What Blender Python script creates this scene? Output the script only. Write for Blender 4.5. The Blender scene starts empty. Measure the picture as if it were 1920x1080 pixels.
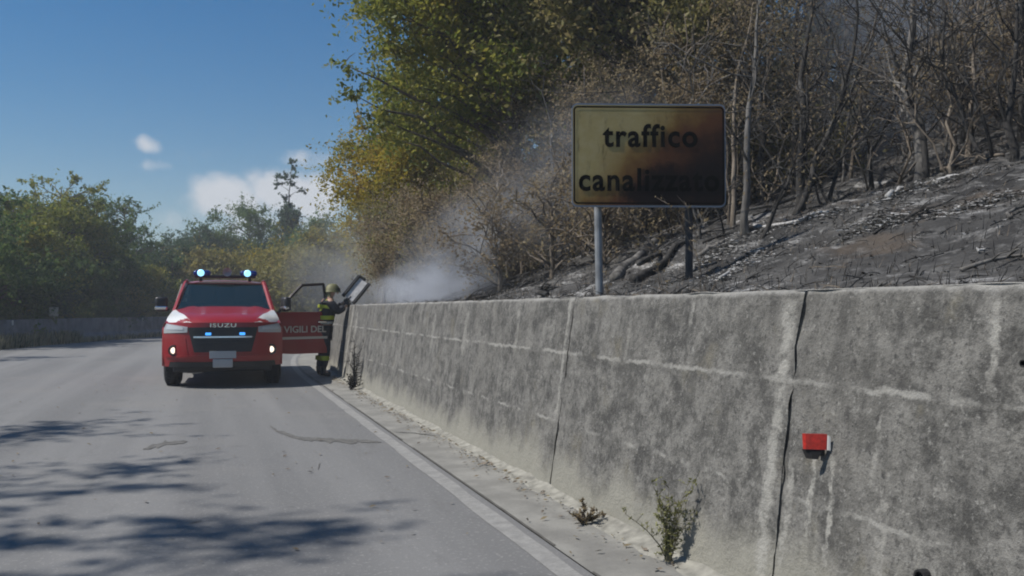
import bpy, bmesh, math, random
import numpy as np
from mathutils import Vector, Matrix, noise

random.seed(7)
rng = np.random.default_rng(11)
sc = bpy.context.scene
COL = sc.collection
R = math.radians

# ---------------------------------------------------------------- camera
F_PX, U0, V0 = 1600.0, 960.0, 540.0
YAW, PITCH, EYE = R(19.29), R(1.43), 1.25
cam_d = bpy.data.cameras.new("camera")
cam = bpy.data.objects.new("camera", cam_d)
COL.objects.link(cam)
cam.location = (0, 0, EYE)
cam.rotation_euler = (R(90) + PITCH, 0, -YAW)
cam_d.sensor_width = 36.0
cam_d.lens = 36.0 * F_PX / 1920.0
cam_d.clip_start, cam_d.clip_end = 0.05, 3000
sc.camera = cam

# ---------------------------------------------------------------- sun, sky, exposure
SUN_EL, SUN_AZ = R(51), R(-78)          # azimuth measured from +Y towards +X
sun_dir = Vector((math.sin(SUN_AZ) * math.cos(SUN_EL), math.cos(SUN_AZ) * math.cos(SUN_EL), math.sin(SUN_EL)))
sun_d = bpy.data.lights.new("sun", 'SUN')
sun_d.energy, sun_d.angle, sun_d.color = 4.2, R(0.55), (1.0, 0.95, 0.88)
sun = bpy.data.objects.new("sun", sun_d)
COL.objects.link(sun)
sun.location = (-40, 10, 50)
sun.rotation_euler = sun_dir.to_track_quat('Z', 'Y').to_euler()

def cam_ray(u, v):
    x, y = (u - U0) / F_PX, -(v - V0) / F_PX
    return (cam.rotation_euler.to_matrix() @ Vector((x, y, -1.0))).normalized()

world = bpy.data.worlds.new("World")
sc.world = world
world.use_nodes = True
def build_world():
    nt = world.node_tree
    N, L = nt.nodes, nt.links
    N.clear()
    out = N.new('ShaderNodeOutputWorld')
    bg = N.new('ShaderNodeBackground')
    bg.inputs['Strength'].default_value = 0.066
    sky = N.new('ShaderNodeTexSky')
    sky.sky_type = 'NISHITA'
    sky.sun_disc = False
    sky.sun_elevation = SUN_EL
    sky.sun_rotation = SUN_AZ
    sky.altitude = 200
    sky.air_density, sky.dust_density, sky.ozone_density = 1.15, 0.05, 3.5
    tc = N.new('ShaderNodeTexCoord')
    nz = N.new('ShaderNodeTexNoise')
    nz.inputs['Scale'].default_value = 26.0
    nz.inputs['Detail'].default_value = 7.0
    nz.inputs['Roughness'].default_value = 0.62
    L.new(tc.outputs['Generated'], nz.inputs['Vector'])
    # cumulus puffs low over the horizon, all the way round: (direction, half width, half height, weight)
    puffs = []
    for u, v, rw, rh, wt in ((278, 270, 30, 22, 0.85), (292, 310, 40, 16, 0.45), (350, 290, 60, 26, 0.24), (440, 372, 112, 50, 1.2),
                             (522, 362, 95, 56, 1.3), (590, 372, 80, 56, 1.2), (565, 300, 75, 26, 0.6), (300, 420, 210, 60, 0.42), (500, 420, 160, 60, 0.7)):
        puffs.append((cam_ray(u, v), rw / F_PX, rh / F_PX, wt))
    rr = random.Random(3)
    for k in range(9):
        a = R(40 + k * 33 + rr.uniform(-8, 8))
        e = R(rr.uniform(4, 13))
        puffs.append((Vector((math.sin(a) * math.cos(e), math.cos(a) * math.cos(e), math.sin(e))), rr.uniform(.06, .13), rr.uniform(.02, .05), rr.uniform(.5, 1.0)))
    total = None
    for d, rw, rh, wt in puffs:
        sub = N.new('ShaderNodeVectorMath'); sub.operation = 'SUBTRACT'
        L.new(tc.outputs['Generated'], sub.inputs[0]); sub.inputs[1].default_value = d
        sca = N.new('ShaderNodeVectorMath'); sca.operation = 'MULTIPLY'
        L.new(sub.outputs[0], sca.inputs[0]); sca.inputs[1].default_value = (1 / rw, 1 / rw, 1 / rh)
        ln = N.new('ShaderNodeVectorMath'); ln.operation = 'LENGTH'
        L.new(sca.outputs[0], ln.inputs[0])
        mr = N.new('ShaderNodeMapRange')
        mr.interpolation_type = 'SMOOTHSTEP'
        mr.inputs['From Min'].default_value = 1.35; mr.inputs['From Max'].default_value = 0.0
        mr.inputs['To Min'].default_value = 0.0; mr.inputs['To Max'].default_value = wt
        L.new(ln.outputs['Value'], mr.inputs['Value'])
        if total is None:
            total = mr.outputs['Result']
        else:
            m = N.new('ShaderNodeMath'); m.operation = 'MAXIMUM'
            L.new(total, m.inputs[0]); L.new(mr.outputs['Result'], m.inputs[1])
            total = m.outputs[0]
    # mask = smoothstep(total + (noise-0.5)*k)
    ns = N.new('ShaderNodeMath'); ns.operation = 'MULTIPLY_ADD'
    L.new(nz.outputs['Fac'], ns.inputs[0]); ns.inputs[1].default_value = 1.5; ns.inputs[2].default_value = -0.75
    ad = N.new('ShaderNodeMath'); ad.operation = 'ADD'
    L.new(total, ad.inputs[0]); L.new(ns.outputs[0], ad.inputs[1])
    gate = N.new('ShaderNodeMath'); gate.operation = 'MULTIPLY'
    m2 = N.new('ShaderNodeMapRange'); m2.interpolation_type = 'SMOOTHSTEP'
    m2.inputs['From Min'].default_value = 0.22; m2.inputs['From Max'].default_value = 1.0
    L.new(ad.outputs[0], m2.inputs['Value'])
    m3 = N.new('ShaderNodeMapRange')
    m3.inputs['From Min'].default_value = 0.0; m3.inputs['From Max'].default_value = 0.3
    L.new(total, m3.inputs['Value'])
    L.new(m2.outputs['Result'], gate.inputs[0]); L.new(m3.outputs['Result'], gate.inputs[1])
    gm = N.new('ShaderNodeMath'); gm.operation = 'MULTIPLY'
    L.new(gate.outputs[0], gm.inputs[0]); gm.inputs[1].default_value = 0.85
    hsv = N.new('ShaderNodeHueSaturation')
    hsv.inputs['Saturation'].default_value = 1.48
    hsv.inputs['Value'].default_value = 1.0
    L.new(sky.outputs['Color'], hsv.inputs['Color'])
    mix = N.new('ShaderNodeMix'); mix.data_type = 'RGBA'
    L.new(gm.outputs[0], mix.inputs['Factor'])
    L.new(hsv.outputs['Color'], mix.inputs['A'])
    mix.inputs['B'].default_value = (9.5, 9.5, 9.8, 1)
    L.new(mix.outputs['Result'], bg.inputs['Color'])
    L.new(bg.outputs[0], out.inputs['Surface'])
build_world()

sc.view_settings.view_transform = 'Standard'
sc.view_settings.look = 'None'
sc.view_settings.exposure = 0.24
sc.view_settings.gamma = 1.0
sc.view_settings.use_curve_mapping = False
sc.render.engine = 'CYCLES'
sc.cycles.use_denoising = True
try:
    sc.cycles.denoiser = 'OPENIMAGEDENOISE'
except Exception:
    pass
sc.cycles.filter_width = 2.0
sc.cycles.max_bounces = 6
sc.cycles.diffuse_bounces = 4
sc.cycles.volume_bounces = 1
sc.cycles.transparent_max_bounces = 8
sc.cycles.caustics_reflective = False
sc.cycles.caustics_refractive = False

# ---------------------------------------------------------------- helpers: geometry
class MB:
    """collects boxes, tubes, grids; build() links them as one mesh object"""
    def __init__(self):
        self.v, self.f, self.m = [], [], []
    def add(self, verts, faces, mi=0):
        o = len(self.v)
        self.v.extend([tuple(p) for p in verts])
        self.f.extend([tuple(i + o for i in f) for f in faces])
        self.m.extend([mi] * len(faces))
    def box(self, c, s, rot=None, bev=0.0, mi=0):
        bm = bmesh.new()
        bmesh.ops.create_cube(bm, size=1.0)
        bmesh.ops.scale(bm, vec=s, verts=bm.verts)
        if bev > 0:
            bmesh.ops.bevel(bm, geom=list(bm.edges), offset=bev, segments=2, affect='EDGES', profile=0.5)
        M = Matrix.Translation(c) @ (rot.to_4x4() if rot is not None else Matrix.Identity(4))
        bm.verts.index_update()
        self.add([M @ v.co for v in bm.verts], [[v.index for v in f.verts] for f in bm.faces], mi)
        bm.free()
    def tube(self, pts, rad, n=6, cap=True, mi=0):
        pts = [Vector(p) for p in pts]
        if not hasattr(rad, '__len__'):
            rad = [rad] * len(pts)
        ref = None
        vs, fs = [], []
        for i, p in enumerate(pts):
            t = (pts[min(i + 1, len(pts) - 1)] - pts[max(i - 1, 0)])
            if t.length < 1e-9: t = Vector((0, 0, 1))
            t.normalize()
            if ref is None:
                ref = Vector((0, 1, 0)) if abs(t.y) < .9 else Vector((1, 0, 0))
            a = (ref - t * ref.dot(t)).normalized()
            ref = a
            b = t.cross(a)
            for k in range(n):
                th = 2 * math.pi * k / n
                vs.append(p + (a * math.cos(th) + b * math.sin(th)) * rad[i])
        for i in range(len(pts) - 1):
            for k in range(n):
                k2 = (k + 1) % n
                fs.append((i * n + k, i * n + k2, (i + 1) * n + k2, (i + 1) * n + k))
        if cap:
            fs.append(tuple(reversed(range(n))))
            fs.append(tuple((len(pts) - 1) * n + k for k in range(n)))
        self.add(vs, fs, mi)
    def grid(self, fn, us, vs_, mi=0, flip=False):
        nu, nv = len(us), len(vs_)
        vv = [fn(a, b) for b in vs_ for a in us]
        ff = []
        for j in range(nv - 1):
            for i in range(nu - 1):
                q = (j * nu + i, j * nu + i + 1, (j + 1) * nu + i + 1, (j + 1) * nu + i)
                ff.append(tuple(reversed(q)) if flip else q)
        self.add(vv, ff, mi)
    def prism(self, outline, fn, d0, d1, mi=0):
        """outline: 2-D points; fn(a, b, depth) -> 3-D point"""
        n = len(outline)
        from mathutils.geometry import tessellate_polygon
        tris = tessellate_polygon([[Vector((a, b, 0)) for a, b in outline]])
        vs = [fn(a, b, d0) for a, b in outline] + [fn(a, b, d1) for a, b in outline]
        fs = [tuple(t) for t in tris] + [tuple(i + n for i in reversed(t)) for t in tris]
        for i in range(n):
            j = (i + 1) % n
            fs.append((i, i + n, j + n, j))
        self.add(vs, fs, mi)
    def lathe(self, prof, axis_fn, n=24, mi=0):
        """prof: (radius, along); axis_fn(ca, sa, r, along)->pt"""
        vs = []
        for (r, h) in prof:
            for k in range(n):
                th = 2 * math.pi * k / n
                vs.append(axis_fn(math.cos(th) * r, math.sin(th) * r, h))
        fs = []
        for i in range(len(prof) - 1):
            for k in range(n):
                k2 = (k + 1) % n
                fs.append((i * n + k, i * n + k2, (i + 1) * n + k2, (i + 1) * n + k))
        self.add(vs, fs, mi)
    def mesh(self, name, mats, smooth=False, recalc=True):
        me = bpy.data.meshes.new(name)
        me.from_pydata(self.v, [], self.f)
        if not isinstance(mats, (list, tuple)): mats = [mats]
        for m in mats: me.materials.append(m)
        if len(mats) > 1:
            me.polygons.foreach_set('material_index', self.m)
        if recalc:
            bm = bmesh.new(); bm.from_mesh(me)
            bmesh.ops.recalc_face_normals(bm, faces=bm.faces)
            bm.to_mesh(me); bm.free()
        if smooth:
            me.polygons.foreach_set('use_smooth', [True] * len(me.polygons))
        me.update()
        return me
    def build(self, name, mats, parent=None, smooth=False, recalc=True):
        o = bpy.data.objects.new(name, self.mesh(name, mats, smooth, recalc))
        COL.objects.link(o)
        if parent is not None: o.parent = parent
        return o

def smooth_angle(o, deg=35):
    me = o.data
    me.polygons.foreach_set('use_smooth', [True] * len(me.polygons))
    bm = bmesh.new(); bm.from_mesh(me)
    for e in bm.edges:
        if len(e.link_faces) == 2 and e.calc_face_angle(0) > R(deg): e.smooth = False
    bm.to_mesh(me); bm.free()

def tag(o, label=None, cat=None, group=None, kind=None):
    if label: o['label'] = label
    if cat: o['category'] = cat
    if group: o['group'] = group
    if kind: o['kind'] = kind
    return o

def empty(name, loc=(0, 0, 0), rz=0.0):
    o = bpy.data.objects.new(name, None)
    COL.objects.link(o)
    o.location = loc; o.rotation_euler = (0, 0, rz)
    o.empty_display_size = 0.2
    return o

# ---------------------------------------------------------------- helpers: materials
def new_mat(name):
    m = bpy.data.materials.new(name)
    m.use_nodes = True
    nt = m.node_tree
    return m, nt.nodes, nt.links, nt.nodes['Principled BSDF']

def plain(name, col, rough=0.6, metal=0.0, spec=None, emit=None, estr=0.0, coat=0.0, var=0.0, vscale=8.0):
    m, N, L, b = new_mat(name)
    b.inputs['Base Color'].default_value = (*col, 1)
    b.inputs['Roughness'].default_value = rough
    b.inputs['Metallic'].default_value = metal
    if spec is not None: b.inputs['Specular IOR Level'].default_value = spec
    if coat: b.inputs['Coat Weight'].default_value = coat; b.inputs['Coat Roughness'].default_value = 0.06
    if emit:
        b.inputs['Emission Color'].default_value = (*emit, 1)
        b.inputs['Emission Strength'].default_value = estr
    if var:
        tc = N.new('ShaderNodeTexCoord'); nz = N.new('ShaderNodeTexNoise')
        nz.inputs['Scale'].default_value = vscale; nz.inputs['Detail'].default_value = 5
        L.new(tc.outputs['Object'], nz.inputs['Vector'])
        rp = N.new('ShaderNodeValToRGB')
        rp.color_ramp.elements[0].position = .3; rp.color_ramp.elements[1].position = .7
        rp.color_ramp.elements[0].color = (*[c * (1 - var) for c in col], 1)
        rp.color_ramp.elements[1].color = (*[min(1, c * (1 + var)) for c in col], 1)
        L.new(nz.outputs['Fac'], rp.inputs['Fac']); L.new(rp.outputs['Color'], b.inputs['Base Color'])
    return m

class NB:
    """small node-building helper"""
    def __init__(self, name):
        self.m, self.N, self.L, self.b = new_mat(name)
        self.tc = self.N.new('ShaderNodeTexCoord')
        self.P = self.tc.outputs['Object']
    def setin(self, sock, v):
        if hasattr(v, 'is_output') or isinstance(v, bpy.types.NodeSocket): self.L.new(v, sock)
        elif isinstance(v, (tuple, list)) and len(v) == 3 and sock.type == 'RGBA': sock.default_value = (*v, 1)
        else: sock.default_value = v
    def math(self, op, a, b=0.0, c=None, clamp=False):
        n = self.N.new('ShaderNodeMath'); n.operation = op; n.use_clamp = clamp
        self.setin(n.inputs[0], a); self.setin(n.inputs[1], b)
        if c is not None: self.setin(n.inputs[2], c)
        return n.outputs[0]
    def scale(self, v, s):
        n = self.N.new('ShaderNodeVectorMath'); n.operation = 'MULTIPLY'
        self.setin(n.inputs[0], v); n.inputs[1].default_value = s
        return n.outputs[0]
    def noise(self, scale, detail=4, rough=.55, vec=None, dist=0.0):
        n = self.N.new('ShaderNodeTexNoise')
        n.inputs['Scale'].default_value = scale; n.inputs['Detail'].default_value = detail
        n.inputs['Roughness'].default_value = rough; n.inputs['Distortion'].default_value = dist
        self.L.new(vec if vec is not None else self.P, n.inputs['Vector'])
        return n.outputs['Fac']
    def vor(self, scale, vec=None, feature='F1'):
        n = self.N.new('ShaderNodeTexVoronoi'); n.feature = feature
        n.inputs['Scale'].default_value = scale
        self.L.new(vec if vec is not None else self.P, n.inputs['Vector'])
        return n.outputs['Distance']
    def rng(self, v, a, b, c=0.0, d=1.0, smooth=True):
        n = self.N.new('ShaderNodeMapRange')
        n.interpolation_type = 'SMOOTHSTEP' if smooth else 'LINEAR'
        n.inputs['From Min'].default_value = a; n.inputs['From Max'].default_value = b
        n.inputs['To Min'].default_value = c; n.inputs['To Max'].default_value = d
        self.setin(n.inputs['Value'], v)
        return n.outputs['Result']
    def mix(self, f, a, b, mode='MIX'):
        n = self.N.new('ShaderNodeMix'); n.data_type = 'RGBA'; n.blend_type = mode
        self.setin(n.inputs['Factor'], f); self.setin(n.inputs['A'], a); self.setin(n.inputs['B'], b)
        return n.outputs['Result']
    def xyz(self, v=None):
        n = self.N.new('ShaderNodeSeparateXYZ')
        self.L.new(v if v is not None else self.P, n.inputs[0])
        return n.outputs
    def bump(self, h, strength=.4, dist=.02):
        n = self.N.new('ShaderNodeBump')
        n.inputs['Strength'].default_value = strength; n.inputs['Distance'].default_value = dist
        self.setin(n.inputs['Height'], h)
        self.L.new(n.outputs[0], self.b.inputs['Normal'])
    def col(self, c): self.setin(self.b.inputs['Base Color'], c)
    def rough(self, r): self.setin(self.b.inputs['Roughness'], r)

def leaf_mat(name, cols, trans=0.3, rough=.55):
    m = bpy.data.materials.new(name); m.use_nodes = True
    nt = m.node_tree; N, L = nt.nodes, nt.links
    b = N['Principled BSDF']
    g = N.new('ShaderNodeNewGeometry')
    rp = N.new('ShaderNodeValToRGB')
    el = rp.color_ramp.elements
    el[0].position = 0; el[0].color = (*cols[0], 1)
    el[1].position = 1; el[1].color = (*cols[-1], 1)
    for i, c in enumerate(cols[1:-1]):
        e = el.new((i + 1) / (len(cols) - 1)); e.color = (*c, 1)
    # clump-scale hue drift on top of the leaf-to-leaf variation
    tc = N.new('ShaderNodeTexCoord'); nz = N.new('ShaderNodeTexNoise')
    nz.inputs['Scale'].default_value = 0.8; nz.inputs['Detail'].default_value = 2
    L.new(tc.outputs['Object'], nz.inputs['Vector'])
    ma = N.new('ShaderNodeMath'); ma.operation = 'MULTIPLY_ADD'
    L.new(g.outputs['Random Per Island'], ma.inputs[0]); ma.inputs[1].default_value = .55
    mb = N.new('ShaderNodeMath'); mb.operation = 'MULTIPLY_ADD'
    L.new(nz.outputs['Fac'], mb.inputs[0]); mb.inputs[1].default_value = 1.6; mb.inputs[2].default_value = -.57
    L.new(mb.outputs[0], ma.inputs[2])
    L.new(ma.outputs[0], rp.inputs['Fac'])
    L.new(rp.outputs['Color'], b.inputs['Base Color'])
    b.inputs['Roughness'].default_value = rough
    b.inputs['Specular IOR Level'].default_value = .25
    t = N.new('ShaderNodeBsdfTranslucent')
    L.new(rp.outputs['Color'], t.inputs['Color'])
    mx = N.new('ShaderNodeMixShader'); mx.inputs[0].default_value = trans
    L.new(b.outputs[0], mx.inputs[1]); L.new(t.outputs[0], mx.inputs[2])
    L.new(mx.outputs[0], N['Material Output'].inputs['Surface'])
    return m

def bark_mat(name, c0, c1, scale=9.0, ash=None):
    q = NB(name)
    z = q.scale(q.P, (1, 1, .25))
    n1 = q.noise(scale, 6, .65, z)
    c = q.mix(q.rng(n1, .35, .68), c0, c1)
    if ash:
        n2 = q.noise(2.3, 4, .6)
        c = q.mix(q.rng(n2, .52, .66), c, ash)
    q.col(c); q.rough(.9)
    q.bump(n1, .7, .02)
    return q.m

# ---------------------------------------------------------------- the road's path: straight, then a bend to the right
BEND_S, BEND_R = 16.0, 58.0
def path(s, w, z=0.0):
    if s <= BEND_S: return Vector((w, s, z))
    th = (s - BEND_S) / BEND_R
    return Vector((BEND_R - (BEND_R - w) * math.cos(th), BEND_S + (BEND_R - w) * math.sin(th), z))
def unpath(x, y):
    if y <= BEND_S: return y, x
    th = math.atan2(y - BEND_S, BEND_R - x)
    return BEND_S + BEND_R * th, BEND_R - math.hypot(y - BEND_S, BEND_R - x)
def sstep(a, b, x):
    t = min(1, max(0, (x - a) / (b - a))); return t * t * (3 - 2 * t)

HW = [2.4, 3.1, 4.0, 5.0, 6.0, 7.0, 8.0, 10.0, 14.0, 20.0, 30.0, 40.0]
HZ = [1.27, 1.33, 1.60, 1.96, 2.32, 2.62, 2.95, 3.8, 6.0, 9.5, 14.5, 16.5]
def hill(s, w):
    z = float(np.interp(w, HW, HZ))
    k = 1 - .38 * sstep(9, 17, s)
    z = 1.3 + (z - 1.3) * (k if w < 8 else k + (1 - k) * sstep(8, 16, w))
    if w > 2.7:
        a = min(1, (w - 2.7) / 1.5)
        z += a * (.10 * noise.noise(Vector((s * .7, w * .7, 1.3))) + .07 * noise.noise(Vector((s * 2.1, w * 2.1, 5.1))) + .040 * noise.noise(Vector((s * 5, w * 5, 2))))
    return z
def hill_at(x, y):
    s, w = unpath(x, y)
    return hill(s, w)
def ground_point(u, v):
    """where the line of sight through photo point (u, v) meets the burnt slope"""
    d = cam_ray(u, v); p = Vector((0, 0, EYE)); t = 3.0
    while t < 60:
        q = p + d * t
        s, w = unpath(q.x, q.y)
        if w > 2.5 and q.z < hill(s, w): return q
        t += .03
    return p + d * 60
def at(u, dist, z=None):
    """world point in the direction of photo column u at a horizontal distance"""
    d = cam_ray(u, 580); d.z = 0; d.normalize()
    q = d * dist
    return Vector((q.x, q.y, z if z is not None else 0.0))
#SECTION_MATERIALS
# ---------------------------------------------------------------- materials of the setting
def mat_asphalt():
    q = NB("old_asphalt")
    lane = q.noise(1.0, 3, .5, q.scale(q.P, (1.6, .06, 1)))
    blot = q.noise(.55, 5, .6)
    fine = q.noise(120, 3, .7)
    grit = q.noise(38, 2, .6)
    c = q.mix(q.rng(lane, .3, .7), (.155, .155, .154), (.212, .211, .208))
    c = q.mix(q.rng(blot, .50, .75, 0, .55), c, (.225, .217, .203))
    c = q.mix(q.rng(q.noise(1.9, 6, .7), .56, .76, 0, .5), c, (.105, .103, .10))
    c = q.mix(q.rng(fine, .52, .74, 0, .55), c, (.085, .085, .085))
    c = q.mix(q.rng(grit, .56, .70, 0, .55), c, (.31, .305, .292))
    c = q.mix(q.rng(q.noise(3.5, 6, .72, q.scale(q.P, (1.5, .35, 1))), .55, .72, 0, .35), c, (.115, .112, .108))
    q.col(c); q.rough(.88)
    q.bump(q.math('ADD', fine, q.math('MULTIPLY', grit, .6)), .35, .006)
    return q.m
J1Y = 3.04
STREAKS = [(J1Y + .075, .12, 1.28, .05, .75), (J1Y - .045, .20, .62, .025, .6), (2.07, 1.04, 1.27, .022, .8), (2.86, .34, .68, .020, .9), (2.735, .26, .66, .018, .8),
           (2.46, .24, .56, .030, .6), (2.52, .62, .86, .016, .5), (2.30, .40, .50, .03, .4), (2.12, -.02, .27, .030, .65), (2.02, -.02, .25, .020, .6), (3.93, 1.16, 1.28, .02, .6), (1.55, .10, .26, .05, .5),
           (5.56, .5, 1.32, .035, .6), (6.6, .9, 1.25, .05, .45), (8.1, .8, 1.22, .06, .45), (9.4, .75, 1.2, .07, .45), (11.0, .7, 1.2, .09, .4), (4.6, .95, 1.2, .03, .35), (15.45, .1, 1.3, .10, .8), (14.9, .05, 1.2, .12, .6)]
def mat_concrete(dusty=True, name="weathered_concrete"):
    q = NB(name)
    x, y, z = q.xyz()
    big = q.noise(1.3, 6, .68)
    mid = q.noise(5.0, 8, .80)
    fine = q.noise(55, 4, .75)
    streak = q.noise(7, 5, .68, q.scale(q.P, (1, 1, .16)))
    c = q.mix(q.rng(mid, .39, .61), (.066, .064, .059), (.215, .208, .190))
    c = q.mix(q.rng(big, .44, .66, 0, .6), c, (.185, .178, .160))
    c = q.mix(q.rng(q.noise(2.1, 7, .75), .53, .68, 0, .4), c, (.080, .077, .071))
    c = q.mix(q.rng(streak, .55, .72, 0, .55), c, (.235, .228, .21))
    c = q.mix(q.rng(q.noise(9, 5, .68, q.scale(q.P, (1, 1, .12))), .56, .74, 0, .6), c, (.058, .056, .053))
    c = q.mix(q.rng(q.noise(24, 5, .75), .53, .64, 0, .7), c, (.055, .053, .050))
    c = q.mix(q.rng(fine, .56, .68, 0, .8), c, (.040, .039, .037))
    c = q.mix(q.rng(q.noise(34, 4, .75), .57, .68, 0, .7), c, (.30, .293, .27))
    c = q.mix(q.rng(q.noise(2.6, 5, .7), .57, .72, 0, .45), c, (.175, .155, .105))
    run = q.noise(5.5, 6, .72, q.scale(q.P, (1, 1, .07)))
    c = q.mix(q.math('MULTIPLY', q.rng(run, .50, .66, 0, .42), q.rng(q.math('ADD', z, q.math('MULTIPLY_ADD', big, .9, -.45)), .55, 1.30)), c, (.052, .050, .047))
    if dusty:
        # lime-rich fins left between the formwork boards at two heights, broken along their length
        brk = q.noise(2.2, 4, .7, q.scale(q.P, (1, 1, 0)))
        wob = q.math('MULTIPLY_ADD', q.noise(9, 4, .7), .07, -.035)
        zz = q.math('ADD', z, wob)
        for h, wd, a0 in ((.475, .014, .46), (.945, .017, .40)):
            d = q.math('ABSOLUTE', q.math('SUBTRACT', zz, h))
            k = q.math('MULTIPLY', q.rng(d, wd, .004), q.rng(brk, a0, a0 + .16, 0, .85))
            c = q.mix(k, c, (.33, .322, .295))
        # pale dust splashed up the foot, ragged edge
        foot = q.math('ADD', z, q.math('MULTIPLY_ADD', q.noise(2.4, 5, .7, q.scale(q.P, (1, 1, .35))), -.62, .31))
        c = q.mix(q.rng(foot, .34, .10, 0, .85), c, (.30, .29, .245))
        # lime streaks and mortar smears, each a ragged stripe of its own
        wx = q.math('MULTIPLY_ADD', q.noise(6, 4, .65), .10, -.05)
        wf = q.math('MULTIPLY_ADD', q.noise(30, 4, .7), .05, -.025)
        yy = q.math('ADD', y, q.math('ADD', wx, wf))
        for ys, za, zb, hw, st in STREAKS:
            k = q.rng(q.math('ABSOLUTE', q.math('SUBTRACT', yy, ys)), hw, hw * .35)
            k = q.math('MULTIPLY', k, q.math('MULTIPLY', q.rng(z, za - .06, za + .05), q.rng(z, zb + .03, zb - .02)))
            k = q.math('MULTIPLY', k, q.rng(q.noise(14, 5, .72), .34, .58, .0, st))
            c = q.mix(k, c, (.38, .37, .335))
        # paler, ragged arris along the top
        top = q.math('ADD', z, q.math('MULTIPLY_ADD', q.noise(9, 4, .7), .05, -.025))
        c = q.mix(q.rng(top, 1.305, 1.335, 0, .7), c, (.42, .41, .385))
    q.col(c); q.rough(.92)
    q.bump(q.math('ADD', q.math('MULTIPLY', mid, .8), q.math('ADD', fine, q.math('MULTIPLY', q.noise(20, 4, .7), .8))), .75, .012)
    return q.m
def mat_apron():
    q = NB("dusty_concrete_apron")
    n = q.noise(3, 6, .65)
    c = q.mix(q.rng(n, .35, .68), (.20, .195, .178), (.29, .283, .258))
    c = q.mix(q.rng(q.noise(1.2, 5, .65, q.scale(q.P, (1, .3, 1))), .52, .72, 0, .5), c, (.15, .145, .135))
    c = q.mix(q.rng(q.noise(70, 3, .7), .56, .74, 0, .5), c, (.11, .108, .10))
    q.col(c); q.rough(.93)
    q.bump(q.noise(60, 4, .7), .4, .006)
    return q.m
def mat_line():
    q = NB("worn_road_paint")
    n = q.noise(9, 6, .72)
    f = q.noise(70, 3, .7)
    c = q.mix(q.rng(n, .3, .7), (.225, .222, .213), (.325, .32, .305))
    c = q.mix(q.rng(f, .5, .7, 0, .5), c, (.165, .162, .157))
    q.col(c); q.rough(.8)
    return q.m
def mat_burnt():
    q = NB("charred_slope")
    n = q.noise(1.3, 6, .68)
    n2 = q.noise(7.0, 6, .72, q.scale(q.P, (1, 1, 1.6)))
    c = q.mix(q.rng(n, .38, .64), (.018, .017, .0165), (.080, .077, .073))
    c = q.mix(q.rng(n2, .50, .64, 0, .75), c, (.17, .167, .16))
    dn = q.noise(2.2, 8, .8, q.scale(q.P, (1, .55, .8)))
    c = q.mix(q.rng(dn, .525, .64, 0, .9), c, (.42, .415, .405))
    c = q.mix(q.rng(q.noise(.9, 5, .7), .50, .62, 0, .6), c, (.035, .034, .033))
    c = q.mix(q.rng(q.noise(18, 6, .8), .50, .62, 0, .8), c, (.026, .025, .024))
    c = q.mix(q.rng(q.noise(40, 4, .75), .62, .72, 0, .5), c, (.18, .177, .17))
    c = q.mix(q.rng(q.noise(.8, 5, .65), .58, .70, 0, .5), c, (.10, .072, .048))
    q.col(c); q.rough(.95)
    q.bump(q.math('ADD', n2, q.noise(25, 5, .75)), .7, .018)
    return q.m
def mat_soil():
    q = NB("dry_grassy_soil")
    c = q.mix(q.rng(q.noise(.4, 6, .65), .38, .64), (.05, .058, .026), (.13, .115, .065))
    q.col(c); q.rough(.95)
    return q.m
def mat_stain(name, col):
    q = NB(name)
    q.col(q.mix(q.rng(q.noise(14, 5, .7), .4, .65), col, tuple(min(1, c * 1.7) for c in col)))
    q.rough(.85)
    return q.m

M = {}
M['asphalt'] = mat_asphalt()
M['concrete'] = mat_concrete()
M['apron'] = mat_apron()
M['line'] = mat_line()
M['burnt'] = mat_burnt()
M['soil'] = mat_soil()
M['dark_mark'] = mat_stain("dark_patch", (.098, .095, .088))
M['dust'] = plain("pale_dust", (.265, .256, .222), .95, var=.35, vscale=14)
M['dark_hole'] = plain("dark_pipe", (.02, .02, .02), .9)
M['lime'] = mat_stain("lime_streak", (.31, .305, .285))
M['barrier'] = plain("barrier_concrete", (.19, .19, .205), .85, var=.3, vscale=3)
M['steel'] = plain("galvanised_steel", (.42, .43, .44), .45, .75, var=.15, vscale=12)
M['black'] = plain("black_plastic", (.018, .018, .02), .45)
M['rubber'] = plain("tyre_rubber", (.02, .02, .021), .85)

# ---------------------------------------------------------------- ground, road, apron, line
def frange(a, b, st):
    n = max(1, int(round((b - a) / st)))
    return [a + (b - a) * i / n for i in range(n + 1)]

g = MB()
g.grid(lambda a, b: (a, b, -.03), [-420, -200, -80, -30, 0, 30, 80, 200, 420], [-420, -200, -80, -30, 0, 30, 80, 200, 420])
ground = g.build("ground", M['soil']); tag(ground, "flat dry grassy ground running out to the horizon", kind='structure')

S_ALL = frange(-14, BEND_S, 2) + frange(BEND_S, 95, 1.5)[1:]
g = MB(); g.grid(lambda w, s: path(s, w, 0), frange(-7.7, 1.700, .9), S_ALL)
road = g.build("road", M['asphalt']); tag(road, "worn pale grey asphalt road bending away behind the fire truck", kind='structure')
g = MB()
rr = random.Random(5)
ss = frange(-14, BEND_S, .35) + frange(BEND_S, 60, 1.0)[1:]
rag = {}
def line_pt(w, s):
    k = (round(s, 2), w)
    if k not in rag: rag[k] = rr.uniform(-.008, .008)
    return path(s, w + rag[k], .004)
g.grid(line_pt, [1.53, 1.645], ss)
o = g.build("edge_line", M['line'], road); tag(o, kind='structure')
g = MB(); g.grid(lambda w, s: path(s, w, .004 + .012 * max(0, (w - 1.75))), [1.703, 1.9, 2.05, 2.3], S_ALL)
apron = g.build("gutter_apron", M['apron']); tag(apron, "dusty concrete gutter strip between road edge line and retaining wall", kind='structure')

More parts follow.
